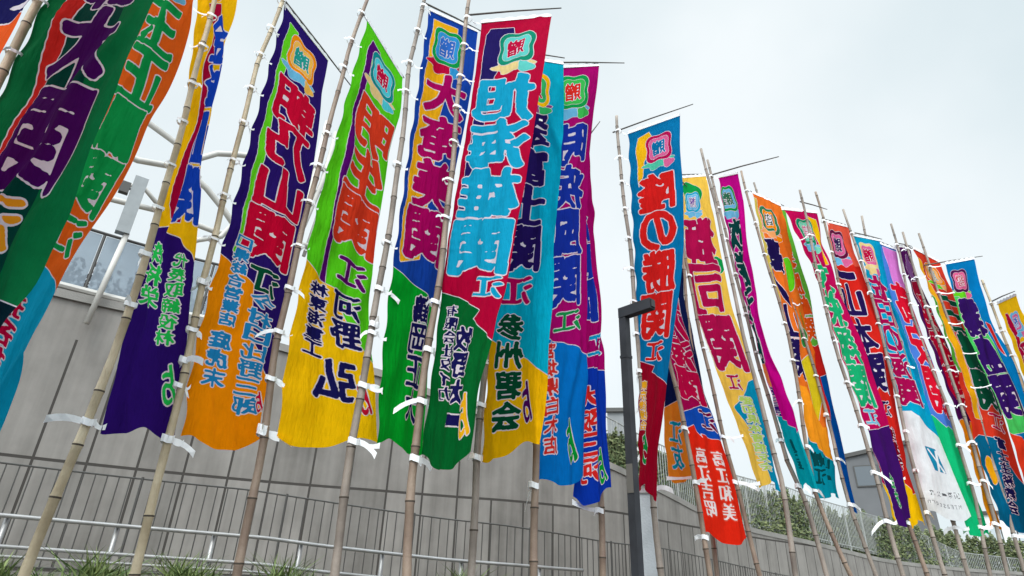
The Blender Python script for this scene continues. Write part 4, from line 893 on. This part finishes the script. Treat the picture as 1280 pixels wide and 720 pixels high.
banner('B14', 'bright fuchsia banner with dark green letters turning turquoise at the bottom', (206, 8, 146),
       [('e', .3, .09, .26, GRN, SKYB, (60, 120, 90), SKYB), ('t', '欧勝海関', (14, 76, 74), .12, .72, .165, .66), ('p', (244, 150, 90), rect(.1, .4, .66, .74)),
        ('c', '名古屋友会', (60, 40, 130), .3, .4, .73, .86), zone((4, 172, 186), .80, .87, 0), ('c', '贈呈', (4, 100, 110), .5, .4, .88, .96, (4, 172, 186))],
       rad=0.032, ties=8, kind='g', seed=24, fold=1.0, flut=.05, cross=(.05, 3.0), q=.75)
banner('B15', 'orange banner with dark navy letters and teal lower part', (240, 124, 44),
       [('p', (216, 190, 90), [(-.02, .02), (.1, .02), (.16, .3), (.1, .66), (-.02, .7)]), ('e', .42, .09, .26, (60, 130, 90), ORG, DGRN, (244, 170, 110)), ('t', '豪ノ山関', (38, 24, 86), .12, .58, .17, .66),
        ('p', LIME, blob(.78, .28, .14, .07, 2, .1)), ('p', (226, 200, 40), [(.6, .6), (.85, .57), (.95, .7), (.7, .8)]), ('p', (60, 160, 80), blob(.85, .5, .1, .04, 3, .2)),
        ('p', (248, 160, 40), [(-.02, .68), (.6, .70), (.8, .80), (1.02, .79), (1.02, .9), (-.02, .9)], None), zone((4, 148, 168), .845, .90, 0), ('c', '贈江', (10, 80, 84), .3, .3, .88, .97, (4, 148, 168)), ('c', '山一', (10, 80, 84), .75, .26, .88, .97, (4, 148, 168))],
       rad=0.032, ties=8, kind='b', seed=26, fold=1.1, flut=.05, cross=(.05, 1.2), q=.7)
banner('B15b', 'narrow green, red and blue banner folded behind the orange one', (110, 190, 70),
       [('p', RED, [(-.02, .5), (.5, .52), (1.02, .50), (1.02, .62), (.6, .8), (.3, .86), (-.02, .8)]), ('p', (4, 92, 172), [(.35, .62), (1.02, .6), (1.02, 1.02), (-.02, 1.02), (-.02, .9), (.3, .86)]), ('t', '琴勝峰関', (230, 90, 30), .3, .8, .17, .5)],
       rad=0.03, ties=8, kind='g', seed=27, fold=.8, flut=.04, cross=(.05, 1.05), q=.6)
banner('B16', 'raspberry banner with emerald letters and purple foot beside a grey pole', (198, 8, 96),
       [('p', YEL, [(.6, .02), (.9, .03), (.95, .2), (.8, .2), (.75, .08), (.55, .06)]), ('e', .45, .085, .26, (20, 150, 110), (130, 215, 190), PINK, SKYB), ('t', '大栄翔関', (30, 182, 122), .1, .78, .18, .69), ('c', '江', (120, 200, 226), .42, .55, .695, .745),
        ('p', YEL, [(-.02, .90), (.14, .91), (.2, 1.02), (-.02, 1.02)]), ('p', (74, 22, 112), [(-.02, .76), (.5, .755), (1.02, .74), (1.02, 1.02), (.22, 1.02), (.1, .9)]), ('c', '会友', (60, 170, 90), .45, .3, .87, .96)],
       rad=0.033, ties=8, kind='g', seed=29, fold=.9, flut=.04, cross=(.05, 1.1), q=.7)
banner('B17', 'orange red banner with navy letters and small yellow foot', (216, 44, 34),
       [('p', (238, 96, 74), rect(-.02, 1.02, -.02, .16), None), ('e', .34, .08, .28, (110, 20, 70), PINK, (60, 40, 90), SKYB), ('t', '一山本関', (40, 24, 88), .06, .64, .165, .62), ('c', '江', (40, 24, 88), .36, .36, .64, .69),
        ('p', YEL, [(.1, .87), (.4, .88), (.7, .92), (1.02, .91), (1.02, 1.02), (-.02, 1.02)]), ('c', '後援会', (120, 10, 40), .3, .3, .72, .85)],
       rad=0.033, ties=8, kind='b', seed=30, fold=.9, flut=.045, cross=(.05, 1.1), q=.7)
banner('B18', 'cyan banner with raspberry letters and white lower part bearing a teal square logo', (4, 168, 204),
       [('e', .38, .08, .28, CREAM, PINK, CRIM, CREAM), ('t', '佐田の海関', (178, 10, 88), .1, .78, .165, .655), ('p', (232, 232, 234), [(-.02, .68), (.35, .675), (.7, .72), (1.02, .755), (1.02, 1.02), (-.02, 1.02)]),
        ('p', (30, 142, 176), [(.4, .79), (.72, .795), (.80, .87), (.46, .865)]), ('p', (232, 232, 234), [(.42, .79), (.47, .79), (.80, .868), (.74, .87)], None),
        ('p', (232, 232, 234), [(.70, .79), (.76, .80), (.62, .87), (.55, .87)], None),
        ('p', (30, 142, 176), [(.40, .79), (.72, .795), (.73, .801), (.41, .796)], None)] +
       [('c', ch, (96, 96, 100), .86 - i * .155, .12, .925, .945, (232, 232, 234)) for i, ch in enumerate('国際一交流')] +
       [('c', ch, (140, 140, 144), .84 - i * .09, .06, .96, .972, (232, 232, 234)) for i, ch in enumerate('MTEastern')],
       rad=0.033, ties=8, kind='g', seed=32, fold=.7, flut=.03, cross=(.05, 1.1), q=.9)
banner('B19', 'periwinkle blue banner with pink top, red letters and mint green lower part', (84, 132, 214),
       [('p', (226, 134, 214), [(.45, .01), (1.02, .01), (1.02, .4), (.7, .3), (.55, .18)]), ('p', (20, 150, 190), rect(.0, .22, .2, .6)), ('t', '高安関', (218, 22, 54), .38, .94, .15, .64), zone((24, 190, 126), .665, .68, 2)],
       rad=0.033, ties=8, kind='g', seed=33, fold=.8, flut=.04, cross=(.05, 1.1), q=.7)
banner('B20', 'dark purple and crimson banner with orange lower part, squeezed between two others', (86, 20, 94),
       [('p', (150, 24, 60), [(.2, .15), (.75, .15), (.8, .64), (.3, .64)]), ('p', (130, 90, 150), blob(.5, .09, .3, .05)), ('t', '翔猿関', (190, 16, 60), .3, .9, .2, .62), zone((248, 152, 24), .68, .68, 2)],
       rad=0.031, ties=8, kind='g', seed=35, fold=.8, flut=.04, cross=(.05, 1.1), q=.6)
banner('B21', 'tomato red banner with yellow stripe, dark green letters and teal lower part', (222, 66, 44),
       [('p', (246, 184, 26), [(-.02, .04), (.14, .05), (.34, .3), (.36, .66), (.2, .66), (.12, .3), (-.02, .16)]), ('p', (90, 180, 60), rect(-.02, .12, .2, .5)), ('e', .5, .085, .22, ORG, (250, 190, 120), GRN, LIME), ('t', '王鵬関', (12, 88, 62), .4, .92, .18, .62),
        ('c', '江', (200, 16, 80), .72, .4, .625, .69), ('p', (4, 112, 152), [(-.02, .74), (.2, .715), (.5, .72), (1.02, .86), (1.02, 1.02), (-.02, 1.02)]), ('p', (246, 184, 26), blob(.22, .83, .1, .05, 2, .1)), ('c', '富士主務教会', NAVY, .66, .34, .71, .955, None, -.02)],
       rad=0.033, ties=8, kind='g', seed=36, fold=.8, flut=.04, cross=(.05, 1.1), q=.7)
banner('B22', 'blue banner with lime panel and violet letters near the right edge', (4, 134, 198),
       [('p', (84, 212, 110), [(-.02, .12), (.45, .1), (.7, .2), (.8, .66), (-.02, .68)]), ('e', .36, .08, .26, (90, 30, 90), PINK, CRIM, LIME), ('t', '霧島関', (62, 26, 112), .06, .72, .16, .62), ('p', RED, [(.8, .26), (.94, .27), (.9, .4), (.82, .36)]),
        zone((232, 70, 40), .67, .74, 0)],
       rad=0.033, ties=8, kind='g', seed=38, fold=.8, flut=.04, cross=(.2, 1.5), q=.7)
banner('B23', 'golden yellow banner with crimson letters cut off by right edge', (250, 196, 26),
       [('p', (190, 16, 70), [(.2, .06), (.34, .06), (.36, .4), (.22, .5)]), ('e', .6, .11, .24, SKYB, PINK, (60, 120, 200), SKYB), ('t', '平戸海関', (180, 14, 70), .3, .9, .2, .66), zone((4, 150, 180), .72, .76, 0)],
       rad=0.033, ties=8, kind='w', seed=40, fold=.8, flut=.04, cross=(.05, 1.1), q=.7)
# a pole carrying no cloth, leaning between two banners
br = empty('bamboo_pole', (5.1, 7.4, 0), 'bare grey bamboo pole with no banner, left of the fuchsia banner', 'pole')
make_pole(SPAN['P14'][2], br, 'g', .034, 55, SPAN['P14'][2][0][2])
print('banners built in %.1f s' % (time.time() - T0))
